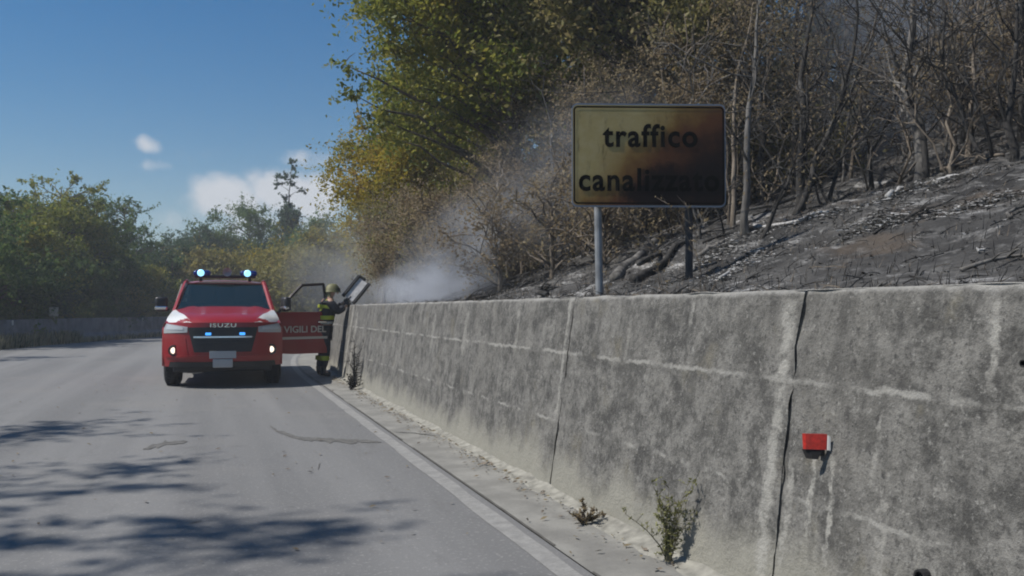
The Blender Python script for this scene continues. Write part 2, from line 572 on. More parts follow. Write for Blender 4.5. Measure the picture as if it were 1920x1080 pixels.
# dark patches on the road: ragged thin sheets
def blot(pts, width, seed, z=.004):
    r = random.Random(seed); mb = MB()
    vs, fs = [], []
    pts = [Vector(p) for p in pts]
    dense = []
    for a, b in zip(pts[:-1], pts[1:]):
        n = max(2, int((b - a).length / .035))
        dense += [a.lerp(b, i / n) for i in range(n)]
    dense.append(pts[-1])
    for i, p in enumerate(dense):
        f = i / (len(dense) - 1)
        wd = width * (.25 + .75 * math.sin(math.pi * min(1, max(0.02, f))) ** .6)
        k1 = wd * (.30 + 1.1 * abs(noise.noise(Vector((f * 8, seed, 0)))) + .7 * abs(noise.noise(Vector((f * 31, seed, 3))))) * r.uniform(.6, 1.3)
        k2 = wd * (.30 + 1.1 * abs(noise.noise(Vector((f * 8, seed, 7)))) + .7 * abs(noise.noise(Vector((f * 31, seed, 9))))) * r.uniform(.6, 1.3)
        vs += [(p.x, p.y + k1, z), (p.x, p.y - k2, z)]
    for i in range(len(dense) - 1):
        fs.append((2 * i, 2 * i + 1, 2 * i + 3, 2 * i + 2))
    mb.add(vs, fs)
    return mb
for pts, wd, sd in (([(.58, 9.5), (.64, 9.0), (.80, 8.5), (1.15, 8.25), (1.5, 8.0)], .26, 1),
                    ([(-.58, 8.3), (-.40, 8.6), (-.22, 8.65)], .22, 2),
                    ([(-.12, 5.35), (-.05, 5.4)], .03, 3), ([(.78, 6.8), (.83, 7.1)], .06, 4)):
    o = blot(pts, wd, sd).build("dark_patch", M['dark_mark'], road)
seam = MB()
for k in range(26):
    y0 = 2.0 + k * .55
    if k % 7 == 3: continue
    r = random.Random(k); vs, fs = [], []
    for i in range(19):
        yy_ = y0 + .62 * i / 18; hw_ = .003 + .010 * abs(noise.noise(Vector((yy_ * 2.3, 1, 1)))) + .004 * r.random()
        vs += [(1.704 - hw_ * .4, yy_, .0085), (1.708 + hw_, yy_, .0088)]
    fs = [(2 * i, 2 * i + 1, 2 * i + 3, 2 * i + 2) for i in range(18)]
    seam.add(vs, fs)
o = seam.build("dirt_seam", plain('seam_dirt', (.105, .10, .09), .95), apron); o['kind'] = 'stuff'
o = blot([(1.72, 8.6), (1.9, 8.45), (2.12, 8.1)], .04, 9, .012).build("dark_streak", M['dark_mark'], apron)  # thin dark ragged streak across the apron

# ---------------------------------------------------------------- the burnt slope behind the wall
def concat(*a):
    out = []
    for x in a: out += x if not out else x[1:]
    return out
WS = concat(frange(2.56, 4, .09), frange(4, 9, .16), frange(9, 16, .5), frange(16, 40, 2))
SS = concat(frange(-9, 2, .4), frange(2, 14, .11), frange(14, 26, .3), frange(26, 95, 3))
g = MB(); g.grid(lambda w, s: path(s, w, hill(s, w)), WS, SS)
slope = g.build("hillside", M['burnt'], smooth=True); tag(slope, "charred black hillside streaked with grey ash above the wall", kind='structure')

# ---------------------------------------------------------------- retaining wall of cast panels
WALL_H = 1.335
def wall_w(z): return 2.19 + .15 * z
def wpt(s, z, off=0.0): return path(s, wall_w(z) - off, z)
wall = empty("retaining_wall", (2.3, 3.0, 0)); tag(wall, "long grey cast concrete retaining wall beside the road below the burnt slope", "wall")
def under(o, p):
    o.parent = p
    o.location = -Vector(p.location)
    return o
JOINTS = [-11.6 + 2.44 * k for k in range(7)] + [5.49 + 2.44 * k for k in range(5)] + [15.25 + 2.44 * (k + 1) for k in range(12)]
JOINTS = sorted(set(round(j, 3) for j in JOINTS))
def jag(j, z):
    return .022 * noise.noise(Vector((j * 3.1, z * 4.5, 0))) + .010 * noise.noise(Vector((j * 3.1, z * 19, 4)))
for a, b in zip(JOINTS[:-1], JOINTS[1:]):
    near = a > -2 and b < 17
    st = .035 if near else .6
    ga, gb = [.0065 if abs(q_ - 3.04) < .1 or abs(q_ - 15.25) < .1 else .0008 for q_ in (a, b)]
    a2, b2 = a + ga, b - gb
    us = frange(a2, b2, st); zs = frange(-.03, WALL_H, .035 if near else .33)
    tw = 0.0
    def face(s, z):
        o = .010 * noise.noise(Vector((s * 2.2, z * 2.2, 3))) + .006 * noise.noise(Vector((s * 9, z * 9, 8))) + tw
        for h in (.475, .945):
            d = abs(z + .012 * noise.noise(Vector((s * 3, 1, 1))) - h)
            br = noise.noise(Vector((s * 2.2, h, 4)))
            if d < .03 and br > -.1: o += .010 * (1 - d / .03) * min(1, (br + .1) * 6)
        e = min(s - a2, b2 - s)
        t_ = (s - a2) / (b2 - a2); s = s + jag(a, z) * (1 - t_) ** 3 + jag(b, z) * t_ ** 3
        if e < .05: o -= (.05 - e) * (.25 if ga + gb > .004 else .0) * max(0, .3 + noise.noise(Vector((s, z * 9, a))))
        zt = z
        if z > WALL_H - .05:
            o -= .012 * max(0, noise.noise(Vector((s * 6, 2, 2))))
            if z > WALL_H - .01: zt = WALL_H + .012 * noise.noise(Vector((s * 3.5, 5, 5))); o -= .008
        return wpt(s, zt, o)
    g = MB(); g.grid(face, us, zs, flip=True)
    g.grid(lambda s, k: path(s, wall_w(WALL_H) - .008 * 0 + k, WALL_H + .012 * noise.noise(Vector((s * 3.5, 5, 5))) - .003 - .012 * (k > .2)), us, [.006, .05, .15, .28])
    g.grid(lambda s, z: path(s, wall_w(WALL_H) + .28, z), us, [-.03, WALL_H - .012])
    for se in (a2, b2):
        g.grid(lambda k, z: path(se + jag(a if se == a2 else b, z), wall_w(z) + .004 + k * (.28 if z < .2 else .27), z), [0, 1], frange(-.03, WALL_H - .004, .22))
    o = g.build("wall_panel", M['concrete'], smooth=True, recalc=False)
    under(o, wall)

# weep holes in the wall's face
for s, z, r in ((1.945, 1.085, .012), (2.25, .36, .026), (2.80, .13, .009)):
    g = MB()
    c = wpt(s, z, .012)
    g.lathe([(r * .75, -.05), (r * .75, .012), (r, .012), (r, -.03)], lambda p, q, h: (c.x - h, c.y + p, c.z + q), 14)
    g.lathe([(.0005, -.004), (r * .78, -.004)], lambda p, q, h: (c.x - h, c.y + p, c.z + q), 14)
    under(g.build("weep_pipe", M['dark_hole']), wall)

# dust and grit banked along the wall's foot
g = MB()
def bank(s, k):
    n1 = max(0, .55 + .8 * noise.noise(Vector((s * 1.3, 2, 9))) + .4 * noise.noise(Vector((s * 5, 3, 9))))
    top = .010 + .034 * n1 * (1 if s > 1 else .6)
    wd = .05 + .11 * n1
    x = wall_w(top * (1 - k)) + .004 - wd * k
    return path(s, x, max(.002, .012 + top * (1 - k) ** 2.0 - .016 * (k > .95)) + .004 * noise.noise(Vector((s * 30, k * 9, 1))))
g.grid(bank, frange(-6, 19, .05), [0, .15, .3, .5, .7, .85, 1.0])
o = g.build("dust_bank", M['dust'], smooth=True); tag(o, "pale dust and grit banked along the foot of the retaining wall", kind='stuff')
g = MB(); rr = random.Random(21)
for i in range(700):
    s = rr.uniform(1.5, 16); w = 2.2 - abs(rr.gauss(0, .13)); r = rr.uniform(.003, .011)
    p = path(s, w, .014 + r * .5)
    pts = [p + Vector((rr.uniform(-1, 1), rr.uniform(-1, 1), rr.uniform(-.6, .8))) * r for _ in range(4)]
    g.add(pts, [(0, 1, 2), (0, 3, 1), (1, 3, 2), (0, 2, 3)])
o = g.build("grit", M['dust']); tag(o, "loose pale grit scattered along the gutter strip", kind='stuff')

# ---------------------------------------------------------------- concrete barrier on the far side of the road
barrier = empty("road_barrier", tuple(path(28, -8.5, 0))); tag(barrier, "low dark concrete barrier along the far side of the bend", "barrier")
prof = [(-.30, 0), (-.28, .12), (-.13, .34), (-.10, .92), (.10, .92), (.13, .34), (.28, .12), (.30, 0)]
for k in range(22):
    a = -6 + 4.0 * k
    g = MB(); n = len(prof); pts = []
    st = [a + .012, a + 1.33, a + 2.66, a + 3.988]
    for s in st: pts += [path(s, -8.5 + x, z - .02) for x, z in prof]
    fs = [(i * n + j, i * n + j + 1, (i + 1) * n + j + 1, (i + 1) * n + j) for i in range(3) for j in range(n - 1)]
    fs += [tuple(range(n)), tuple(reversed(range(3 * n, 4 * n)))]
    g.add(pts, fs)
    under(g.build("barrier_segment", M['barrier']), barrier)
M['reflector'] = plain("pale_reflector", (.7, .7, .68), .3)
for s in (30.5, 39.5, 48):
    g = MB(); c = path(s, -8.5 + .115, .80)
    g.box(c, (.05, .10, .16), bev=.01)
    under(g.build("barrier_reflector", M['reflector']), barrier)
#SECTION_OBJECTS
# ---------------------------------------------------------------- lettering helper
def text_mesh(name, body, size, mat, depth=.002, bold=0.0, align='CENTER', spacing=1.0, sx=1.0):
    c = bpy.data.curves.new(name, 'FONT')
    c.body = body; c.size = size; c.align_x = align; c.align_y = 'BOTTOM_BASELINE'
    c.extrude = depth; c.offset = bold; c.space_character = spacing
    c.resolution_u = 4
    tmp = bpy.data.objects.new(name, c); COL.objects.link(tmp)
    bpy.context.view_layer.update()
    me = bpy.data.meshes.new_from_object(tmp.evaluated_get(bpy.context.evaluated_depsgraph_get()))
    bpy.data.objects.remove(tmp); bpy.data.curves.remove(c)
    me.transform(Matrix.Diagonal((sx, 1, 1, 1)))
    me.materials.clear(); me.materials.append(mat)
    o = bpy.data.objects.new(name, me); COL.objects.link(o)
    return o

# ---------------------------------------------------------------- scorched yellow sign on two posts
def mat_sign():
    q = NB("scorched_yellow_sheeting")
    x, y, z = q.xyz()          # local: x -0.675..0.675, z 0..0.92
    n = q.noise(2.2, 5, .6); n2 = q.noise(9, 5, .7)
    # scorch that spread from the lower right corner upwards, with wavering edges
    d = q.math('ADD', q.math('MULTIPLY', x, .75), q.math('MULTIPLY', z, -.78))
    d = q.math('ADD', d, q.math('MULTIPLY_ADD', n, .8, -.24))
    base = q.mix(q.rng(n2, .35, .7), (.48, .365, .15), (.54, .43, .21))
    c = q.mix(q.rng(d, -.62, -.20), base, (.30, .175, .050))
    c = q.mix(q.rng(d, -.36, -.06), c, (.14, .055, .024))
    c = q.mix(q.rng(d, -.08, .24), c, (.024, .013, .010))
    # blackened blister at the corner, greenish where the film peeled
    bx = q.math('MULTIPLY', q.math('SUBTRACT', x, .56), 5.0); bz = q.math('MULTIPLY', q.math('SUBTRACT', z, .20), 7.0)
    r = q.math('SQRT', q.math('ADD', q.math('MULTIPLY', bx, bx), q.math('MULTIPLY', bz, bz)))
    r = q.math('ADD', r, q.math('MULTIPLY_ADD', n2, 1.2, -.6))
    c = q.mix(q.rng(r, 1.0, .5, 0, .8), c, (.055, .06, .042))
    for cx_, cz_, kx_, kz_ in ((.13, .22, 4.2, 6.0), (.05, .10, 2.6, 9.0), (.50, .22, 4.0, 4.5)):
        bx = q.math('MULTIPLY', q.math('SUBTRACT', x, cx_), kx_); bz = q.math('MULTIPLY', q.math('SUBTRACT', z, cz_), kz_)
        r = q.math('ADD', q.math('SQRT', q.math('ADD', q.math('MULTIPLY', bx, bx), q.math('MULTIPLY', bz, bz))), q.math('MULTIPLY_ADD', n2, 1.6, -.8))
        c = q.mix(q.rng(r, 1.15, .5, 0, .95), c, (.014, .009, .008))
    c = q.mix(q.rng(q.noise(14, 5, .7, q.scale(q.P, (1, 1, .25))), .56, .72, 0, .5), c, (.03, .018, .012))
    # brownish smoke film along the top edge
    tp = q.math('ADD', z, q.math('MULTIPLY_ADD', n, .5, -.25))
    c = q.mix(q.rng(tp, .70, .98, 0, .45), c, (.26, .20, .07))
    q.col(c); q.rough(.6); q.b.inputs['Specular IOR Level'].default_value = .15
    q.bump(n2, .12, .01)
    return q.m
M['sign_yellow'] = mat_sign()
M['sign_black'] = plain("black_sign_film", (.008, .007, .006), .9, spec=.05)
M['sign_edge'] = plain("sign_edge_aluminium", (.26, .28, .32), .5, .5)
M['post'] = plain("dull_zinc_post", (.27, .28, .29), .55, .4, var=.3, vscale=9)
M['post_dark'] = plain("dark_post", (.045, .045, .048), .7, .2, var=.4, vscale=9)  # darker tone for one of the two posts
SGN = Vector((3.575, 6.6, 0)); SZ0 = 2.14
sign = empty("traffic_sign", tuple(SGN), R(-17.5)); tag(sign, "scorched yellow traffic sign on two posts above the retaining wall", "traffic sign")
SW, SH = 1.36, .905
def rrect(w, h, r, n=6, z0=0.0):
    pts = []
    for cx, cz, a0 in ((w / 2 - r, h - r, 0), (-w / 2 + r, h - r, 90), (-w / 2 + r, r, 180), (w / 2 - r, r, 270)):
        for k in range(n + 1):
            a = R(a0 + 90 * k / n); pts.append((cx + r * math.cos(a), z0 + cz + r * math.sin(a)))
    return pts
g = MB(); g.prism(rrect(SW - .012, SH - .0, .05), lambda a, b, d: (a, d, b), 0.0, .022)
pl = g.build("sign_plate", M['sign_edge'], sign); pl.location = (0, 0, SZ0)
def ring(w, h, r, t, y, mat, name, z0=0.0):
    a = rrect(w, h, r); b = rrect(w - 2 * t, h - 2 * t, max(.01, r - t)); n = len(a); g = MB()
    b = [(p, q + t) for p, q in b]
    g.add([(p, y, q + z0) for p, q in a] + [(p, y, q + z0) for p, q in b], [(i, (i + 1) % n, n + (i + 1) % n, n + i) for i in range(n)])
    o = g.build(name, mat, pl); return o
g = MB(); g.prism(rrect(SW - .03, SH - .03, .042), lambda a, b, d: (a, d, b), 0, .003)
o = g.build("yellow_face", M['sign_yellow'], pl); o.location = (0, -.004, .015)
o = ring(SW - .04, SH - .05, .038, .014, -.0065, M['sign_black'], "black_border", .025)
for body, zz, xx, sx in (("traffico", .53, .01, 1.0), ("canalizzato", .145, .0, 1.0)):
    t = text_mesh("sign_lettering", body, .275, M['sign_black'], .001, .007, spacing=1.12)
    w_ = t.dimensions.x if t.dimensions.x > .01 else 1
    want = .83 if body == "traffico" else 1.23
    xs = [v.co.x for v in t.data.vertices]; k = want / (max(xs) - min(xs)); mid = (max(xs) + min(xs)) / 2
    t.data.transform(Matrix.Diagonal((k, 1, 1, 1)) @ Matrix.Translation((-mid, 0, 0)))
    t.data.transform(Matrix.Rotation(R(90), 4, 'X'))
    t.parent = pl; t.location = (xx, -.0068, zz)
g = MB()
for z in (.22, .70): g.box((0, .04, z), (1.2, .03, .04))
o = g.build("back_rail", M['post'], pl)
for x, mt, lean in ((-.45, M['post'], .03), (.37, M['post_dark'], 0)):
    g = MB(); g.tube([(x + lean * 1.0, .09, 1.15), (x, .09, SZ0 + .85)], .034, 12)
    g.build("post", mt, sign, smooth=False)

# ---------------------------------------------------------------- red reflector on the wall
M['red_refl'] = plain("red_reflector", (.50, .030, .020), .35, coat=.3, var=.35, vscale=45)
M['white_pl'] = plain("white_plastic", (.72, .70, .66), .5)
s0, z0 = 2.80, .725
rp = wpt(s0, z0, .0)
refl = empty("wall_reflector", (rp.x, rp.y, rp.z)); tag(refl, "small red reflector bracketed to the near part of the concrete wall", "reflector")
RA = R(-30)
def rloc(a, d, b): return Vector((-.052 + a * math.cos(RA) - d * math.sin(RA) * -1, -.01 + a * math.sin(RA) + d, b))
g = MB(); g.prism([(-.038, -.027), (.038, -.027), (.041, .034), (-.041, .034)], lambda a, b, d: rloc(a, d, b), 0, .012)
g.build("red_face", M['red_refl'], refl)
g = MB(); g.prism([(.0415, -.028), (.051, -.03), (.051, .024), (.043, .029)], lambda a, b, d: rloc(a, d, b), -.002, .016)
g.build("white_rim", M['white_pl'], refl)
g = MB(); g.prism([(-.024, -.029), (.026, -.029), (.010, -.066), (-.009, -.066)], lambda a, b, d: rloc(a, d, b), .004, .03)
g.box((-.008, .012, -.04), (.04, .02, .03))
g.build("bracket", M['dark_hole'], refl)

# ---------------------------------------------------------------- fire truck (a crew-cab pickup facing the camera)
def mat_red():
    q = NB("fire_red_paint")
    q.col(q.mix(q.rng(q.noise(5, 4, .6), .4, .7, 0, .5), (.30, .010, .012), (.26, .012, .013)))
    q.rough(.36); q.b.inputs['Coat Weight'].default_value = .4; q.b.inputs['Coat Roughness'].default_value = .12
    return q.m
M['red'] = mat_red()
M['glass'] = plain("dark_car_glass", (.016, .040, .046), .05, spec=.6)
M['glass'].node_tree.nodes['Principled BSDF'].inputs['Transmission Weight'].default_value = .55
M['lens'] = plain("headlamp_lens", (.55, .57, .58), .12, coat=.8)
M['lens_dark'] = plain("headlamp_grey", (.42, .43, .44), .25, coat=.6)
M['white_gfx'] = plain("white_livery", (.78, .78, .76), .35, coat=.4)
M['letter'] = plain("reflective_lettering", (.62, .55, .47), .5)
M['chrome'] = plain("chrome_trim", (.75, .75, .76), .18, .9)
M['rim'] = plain("grey_alloy", (.25, .25, .26), .4, .7)
M['plate'] = plain("dull_number_plate", (.42, .43, .44), .5)
M['seat'] = plain("dark_seat_cloth", (.03, .03, .034), .9)
M['blue_dome'] = plain("blue_dome", (.004, .02, .16), .12, emit=(.01, .10, .75), estr=.03)
M['blue_core'] = plain("blue_lamp_core", (.5, .8, 1), .3, emit=(.30, .72, 1.0), estr=1.25)
M['blue_led'] = plain("blue_led", (.1, .4, .9), .3, emit=(.06, .36, 1.0), estr=1.1)
M['fog_lit'] = plain("lit_fog_lamp", (1, .9, .75), .3, emit=(1.0, .84, .68), estr=1.3)

def tap(z): return 1 - .46 * max(0, z - .95)
def fx(x, z):
    """front fascia: plan curve and rake"""
    a = abs(x) / .93
    y = .40 * a ** 3.4 + .05 * a * a + .10 * max(0, z - .55) ** 1.5
    if z < .50: y += .25 * (.50 - z)
    return y
def skin_patch(corners, n, m, off, thick, name, mat, parent, smooth=True):
    (a, b, c, d) = [Vector((p[0], p[1], 0)) for p in corners]     # bl, br, tr, tl in (x, z)
    mb = MB()
    def P(u, v, o):
        p = a.lerp(b, u).lerp(d.lerp(c, u), v)
        return (p.x * tap(p.y), fx(p.x, p.y) - o, p.y)
    us = [i / n for i in range(n + 1)]; vs = [i / m for i in range(m + 1)]
    mb.grid(lambda u, v: P(u, v, off), us, vs)
    k = len(mb.v)
    rim = [(u, 0) for u in us] + [(1, v) for v in vs[1:]] + [(u, 1) for u in reversed(us[:-1])] + [(0, v) for v in reversed(vs[1:-1])]
    nn = len(rim)
    mb.add([P(u, v, off) for u, v in rim] + [P(u, v, off - thick) for u, v in rim], [(i, (i + 1) % nn, nn + (i + 1) % nn, nn + i) for i in range(nn)])
    o = mb.build(name, mat, parent); smooth_angle(o, 50)
    return o

truck = empty("fire_truck", (.15, 14.25, 0), R(-1.5)); tag(truck, "red fire service pickup truck with blue beacons and its driver door open", "fire truck")
g = MB()
xs = [(-.93 + 1.86 * i / 40) for i in range(41)]; zs = [.34 + .70 * j / 22 for j in range(23)]
g.grid(lambda x, z: (x * tap(z), fx(x, z), z), xs, zs)
# hood: rises to the cowl, crowned, with two pressed ridges
def hood(x, t):
    a = abs(x) / .90
    y0 = fx(x * .93 / .90, 1.04) - .0
    y = y0 + (1.30 - y0) * t
    z = 1.04 + .225 * t ** .62 - .075 * a ** 3 * (1 - .25 * t) - .0 + .014 * sstep(.52, .62, a) * (1 - sstep(.70, .85, a)) + .045 * math.sin(min(1, t * 5) * math.pi / 2)
    if t == 0: z = 1.04
    return (x * (.93 / .90) * tap(1.04 + .21 * t), y, z)
g.grid(hood, [-.90 + 1.8 * i / 36 for i in range(37)], [0, .03, .08, .15, .25, .4, .55, .7, .85, 1.0])
# side walls with wheel arches; the front door opening is left free on both sides
def arch(cy, r, y0, y1, n=14):
    zc = .37
    return [(cy + r * math.cos(R(180 - 180 * k / n)), zc + r * math.sin(R(180 - 180 * k / n))) for k in range(n + 1)]
front = [(.42, .36)] + arch(.93, .43, 0, 0) + [(1.40, .34), (1.40, 1.23), (1.0, 1.19), (.42, 1.03)]
front = [(max(.40, y), z) for y, z in front]
rear = [(2.50, .46), (3.15, .44)] + [(p[0], p[1]) for p in arch(4.05, .45, 0, 0)] + [(5.2, .50), (5.25, 1.10), (3.60, 1.10), (3.58, 1.20), (2.50, 1.20)]
for sgn in (-1, 1):
    for poly in (front, rear):
        g.prism(poly, lambda a, b, d: (sgn * d * tap(b), a, b), .925, .80)
    g.box((sgn * .86, 1.95, .42), (.12, 1.10, .12))
g.box((0, 5.22, .85), (1.7, .06, .55)); g.box((0, 4.4, 1.05), (1.66, 1.6, .05)); g.box((0, 1.33, .78), (1.6, .05, .82))
# cab: pillars, roof, back wall
for s in (-1, 1):
    g.tube([(s * .795, 1.18, 1.20), (s * .735, 1.55, 1.46), (s * .665, 1.98, 1.73)], [.05, .040, .038], 6)
    g.tube([(s * .86, 2.45, 1.18), (s * .68, 2.50, 1.75)], .045, 6)
    g.tube([(s * .86, 3.52, 1.18), (s * .68, 3.40, 1.75)], .06, 6)
    g.tube([(s * .655, 1.97, 1.735), (s * .675, 2.5, 1.765), (s * .66, 3.42, 1.745)], .04, 6)
def roof(x, y):
    t = (y - 1.93) / 1.55
    return (x * (1 - .04 * abs(2 * t - 1)), y + .05 * (1 - abs(x) / .68) * -(1 - t), 1.725 + .075 * math.sin(math.pi * min(1, .12 + .76 * t)) - .05 * (abs(x) / .68) ** 3)
g.grid(roof, [-.68 + 1.36 * i / 16 for i in range(17)], [1.93 + 1.55 * i / 8 for i in range(9)])
g.box((0, 1.99, 1.71), (1.30, .10, .03)); g.box((0, 3.55, 1.12), (1.72, .05, .5)); g.box((0, 2.5, 1.70), (1.26, .1, .02))
g.box((0, 2.4, .40), (1.62, 2.2, .06))
body = g.build("body", M['red'], truck); smooth_angle(body, 40)
# dark lower valance, chassis
g = MB(); g.box((0, .70, .33), (1.50, .9, .16), bev=.03); g.box((0, 2.8, .42), (1.0, 4.4, .18)); g.box((0, .93, .37), (1.5, .1, .1)); g.box((0, 4.05, .37), (1.5, .1, .1))
g.box((0, 1.0, .62), (1.5, 1.3, .5))
g.build("chassis", M['black'], truck)
skin_patch([(-.82, .335), (.82, .335), (.80, .42), (-.80, .42)], 24, 3, .012, .06, "lower_valance", M['black'], truck)
# grille with bars
gr = skin_patch([(-.43, .575), (.43, .575), (.53, .965), (-.53, .965)], 14, 8, .012, .03, "grille", M['black'], truck)
for z, hw in ((.70, .40), (.80, .44), (.905, .46)):
    skin_patch([(-hw, z), (hw, z), (hw, z + .026), (-hw, z + .026)], 12, 1, .032, .02, "grille_bar", M['chrome'] if z == .80 else M['black'], gr)
for x in (-.22, .29):
    g = MB(); g.box((x, fx(x, .87) - .045, .862), (.085, .02, .04), bev=.006)
    bb = g.build("blue_strobe", M['blue_led'], truck)
# maker's letters above the grille
t = text_mesh("badge_lettering", "ISUZU", .085, M['chrome'], .006, .002, spacing=1.15)
t.data.transform(Matrix.Rotation(R(90), 4, 'X')); t.parent = truck; t.location = (0, fx(0, 1.0) - .018, .968); t.scale = (1.55, 1, 1)
# headlamps, white livery above them
for s in (-1, 1):
    def mir(c): return [(s * x, z) for x, z in c] if s > 0 else [(s * c[1][0], c[1][1]), (s * c[0][0], c[0][1]), (s * c[3][0], c[3][1]), (s * c[2][0], c[2][1])]
    hl = skin_patch(mir([(.535, .885), (.905, .868), (.90, 1.025), (.535, .972)]), 10, 4, .012, .03, "headlight", M['lens_dark'], truck)
    skin_patch(mir([(.60, .925), (.87, .93), (.86, 1.005), (.60, .962)]), 8, 2, .018, .02, "lamp_strip", M['lens'], hl)
    skin_patch(mir([(.52, .50), (.80, .50), (.86, .76), (.56, .80)]), 8, 6, .006, .01, "fog_recess", M['red'], truck)
    # white panel on the wing's shoulder
    g = MB()
    a = [(.60, .0), (.93, .0), (.905, .72), (.86, .62)]
    def wing(u, v):
        x0 = .46 + .43 * v ** .62; x = x0 + (.90 - x0) * u
        hx, hy, hz = hood(min(.898, x), max(.001, v * .97))
        return (s * hx, hy, hz + .007)
    g.grid(wing, [i / 10 for i in range(11)], [i / 10 for i in range(11)])
    g.grid(lambda u, v: (s * .934 * tap(.98 + (.06 + .13 * u) * v), .42 + .62 * u, .98 + (.06 + .13 * u) * v), [i / 6 for i in range(7)], [i / 3 for i in range(4)])
    o = g.build("white_wing_panel", M['white_gfx'], truck); smooth_angle(o, 40)
    # fog lamp: bezel + lit lens
    fxp, fzp = s * .735, .60
    yy = fx(fxp, fzp)
    g = MB(); g.lathe([(.052, .03), (.062, -.01), (.085, -.018), (.09, .03)], lambda p, q, h: (fxp + p, yy - .012 + h, fzp + q), 18)
    fo = g.build("fog_lamp", M['black'], truck)
    g = MB(); g.lathe([(.0005, -.006), (.035, -.003), (.052, .012)], lambda p, q, h: (fxp + p, yy - .012 + h, fzp + q), 18)
    o = g.build("fog_lens", M['fog_lit'], fo)
# chrome-less bumper crease and plate
skin_patch([(-.86, .485), (.86, .485), (.88, .525), (-.88, .525)], 30, 2, .022, .03, "bumper_lip", M['red'], truck)
g = MB(); g.box((0, fx(0, .52) - .035, .535), (.40, .014, .115), bev=.004); np_ = g.build("number_plate", M['plate'], truck)
g = MB(); g.box((0, fx(0, .42) - .03, .40), (.30, .05, .14), bev=.015); g.box((-.09, fx(0, .42) - .07, .40), (.04, .05, .09)); g.box((.09, fx(0, .42) - .07, .40), (.04, .05, .09))
g.build("skid_plate", M['lens_dark'], truck)
# windscreen and other glass
g = MB(); g.grid(lambda u, v: ((u * (.755 - .125 * v)), 1.20 + .74 * v - .07 * (1 - u * u) * (1 - .5 * v), 1.25 + .45 * v), [-1 + 2 * i / 12 for i in range(13)], [i / 6 for i in range(7)])
ws = g.build("windscreen", M['glass'], truck, smooth=True)
for x0 in (-.40, .15):
    g = MB(); g.tube([(x0 - .1, 1.165, 1.232), (x0 + .25, 1.13, 1.238), (x0 + .42, 1.15, 1.245)], .010, 5); g.build("wiper", M['black'], truck)
g = MB(); g.box((0, 3.50, 1.50), (1.24, .012, .34)); g.build("rear_window", M['glass'], truck)
for s in (-1, 1):
    g = MB(); g.add([(s * .845, 2.55, 1.21), (s * .845, 3.42, 1.21), (s * .69, 3.34, 1.69), (s * .69, 2.56, 1.69)], [(0, 1, 2, 3)]); g.build("rear_side_window", M['glass'], truck)
# seats, dashboard, steering wheel
g = MB(); g.box((0, 1.45, 1.10), (1.5, .45, .18), bev=.05); g.build("dashboard", M['black'], truck)
for x in (-.38, .38):
    g = MB(); g.box((x, 2.25, .80), (.50, .52, .16), bev=.05); g.box((x, 2.52, 1.12), (.48, .14, .62), rot=Matrix.Rotation(R(-10), 3, 'X'), bev=.05); g.box((x, 2.60, 1.53), (.26, .10, .18), bev=.04)
    g.build("front_seat", M['seat'], truck)
g = MB(); c0 = Vector((.38, 1.80, 1.12)); tl = Matrix.Rotation(R(25), 3, 'X')
g.tube([c0 + tl @ Vector((.18 * math.cos(a), 0, .18 * math.sin(a))) for a in [2 * math.pi * k / 20 for k in range(21)]], .014, 6, cap=False)
g.tube([c0 + tl @ Vector((-.17, 0, 0)), c0 + tl @ Vector((.17, 0, 0))], .018, 6); g.build("steering_wheel", M['black'], truck)
# wheels
def wheel(x, y, steer=0):
    s = 1 if x > 0 else -1
    r, wd = .375, .255
    g = MB(); g.lathe([(.225, -wd / 2), (.30, -wd / 2 - .004), (.355, -wd / 2 + .02), (r, -wd / 2 + .055), (r, wd / 2 - .055), (.355, wd / 2 - .02), (.30, wd / 2 + .004), (.225, wd / 2)],
                      lambda p, q, h: (h, p, q), 32)
    for k in range(40):
        a = 2 * math.pi * k / 40
        rot = Matrix.Rotation(a, 3, 'X')
        for sx in (-1, 1):
            g.box(rot @ Vector((sx * .06, 0, r + .002)), (.07, .028, .016), rot=rot @ Matrix.Rotation(R(18 * sx), 3, 'Z'))
    hub = empty("wheel", (x, y, r)); hub.parent = truck
    t = g.build("tyre", M['rubber'], hub); smooth_angle(t, 40)
    g = MB(); g.lathe([(.225, -.10), (.225, .10), (.20, .105), (.19, .06)], lambda p, q, h: (s * h, p, q), 32)
    for k in range(6):
        a = 2 * math.pi * k / 6
        g.box(Matrix.Rotation(a, 3, 'X') @ Vector((s * .07, 0, .11)), (.03, .06, .20), rot=Matrix.Rotation(a, 3, 'X'), bev=.006)
    g.lathe([(.001, .10), (.05, .09), (.055, .04)], lambda p, q, h: (s * h, p, q), 16)
    rm = g.build("rim", M['rim'], hub); smooth_angle(rm, 40)
    hub.rotation_euler = (0, 0, steer)
for x in (-.785, .785):
    wheel(x, .93); wheel(x, 4.05)
# light bar
lb = MB(); lb.box((0, 2.18, 1.845), (1.06, .20, .05), bev=.02); lb.box((-.42, 2.18, 1.80), (.05, .12, .07)); lb.box((.42, 2.18, 1.80), (.05, .12, .07))
lbar = lb.build("light_bar", M['black'], truck)
for s in (-1, 1):
    g = MB(); g.box((s * .40, 2.17, 1.905), (.30, .22, .105), bev=.045); o = g.build("beacon_dome", M['blue_dome'], lbar); smooth_angle(o, 60)
    g = MB(); g.lathe([(.0005, -.128), (.045, -.124), (.062, -.108)], lambda p, q, h: (s * .40 - .02 + p, 2.17 + h, 1.905 + q), 16)
    g.build("beacon_lamp", M['blue_core'], lbar)
g = MB(); g.lathe([(.02, .08), (.03, -.02), (.075, -.10), (.08, -.11), (.06, -.09), (.0005, -.03)], lambda p, q, h: (.03 + p, 2.14 + h, 1.925 + q), 16)
o = g.build("loudspeaker", M['plate'], lbar); smooth_angle(o, 50)
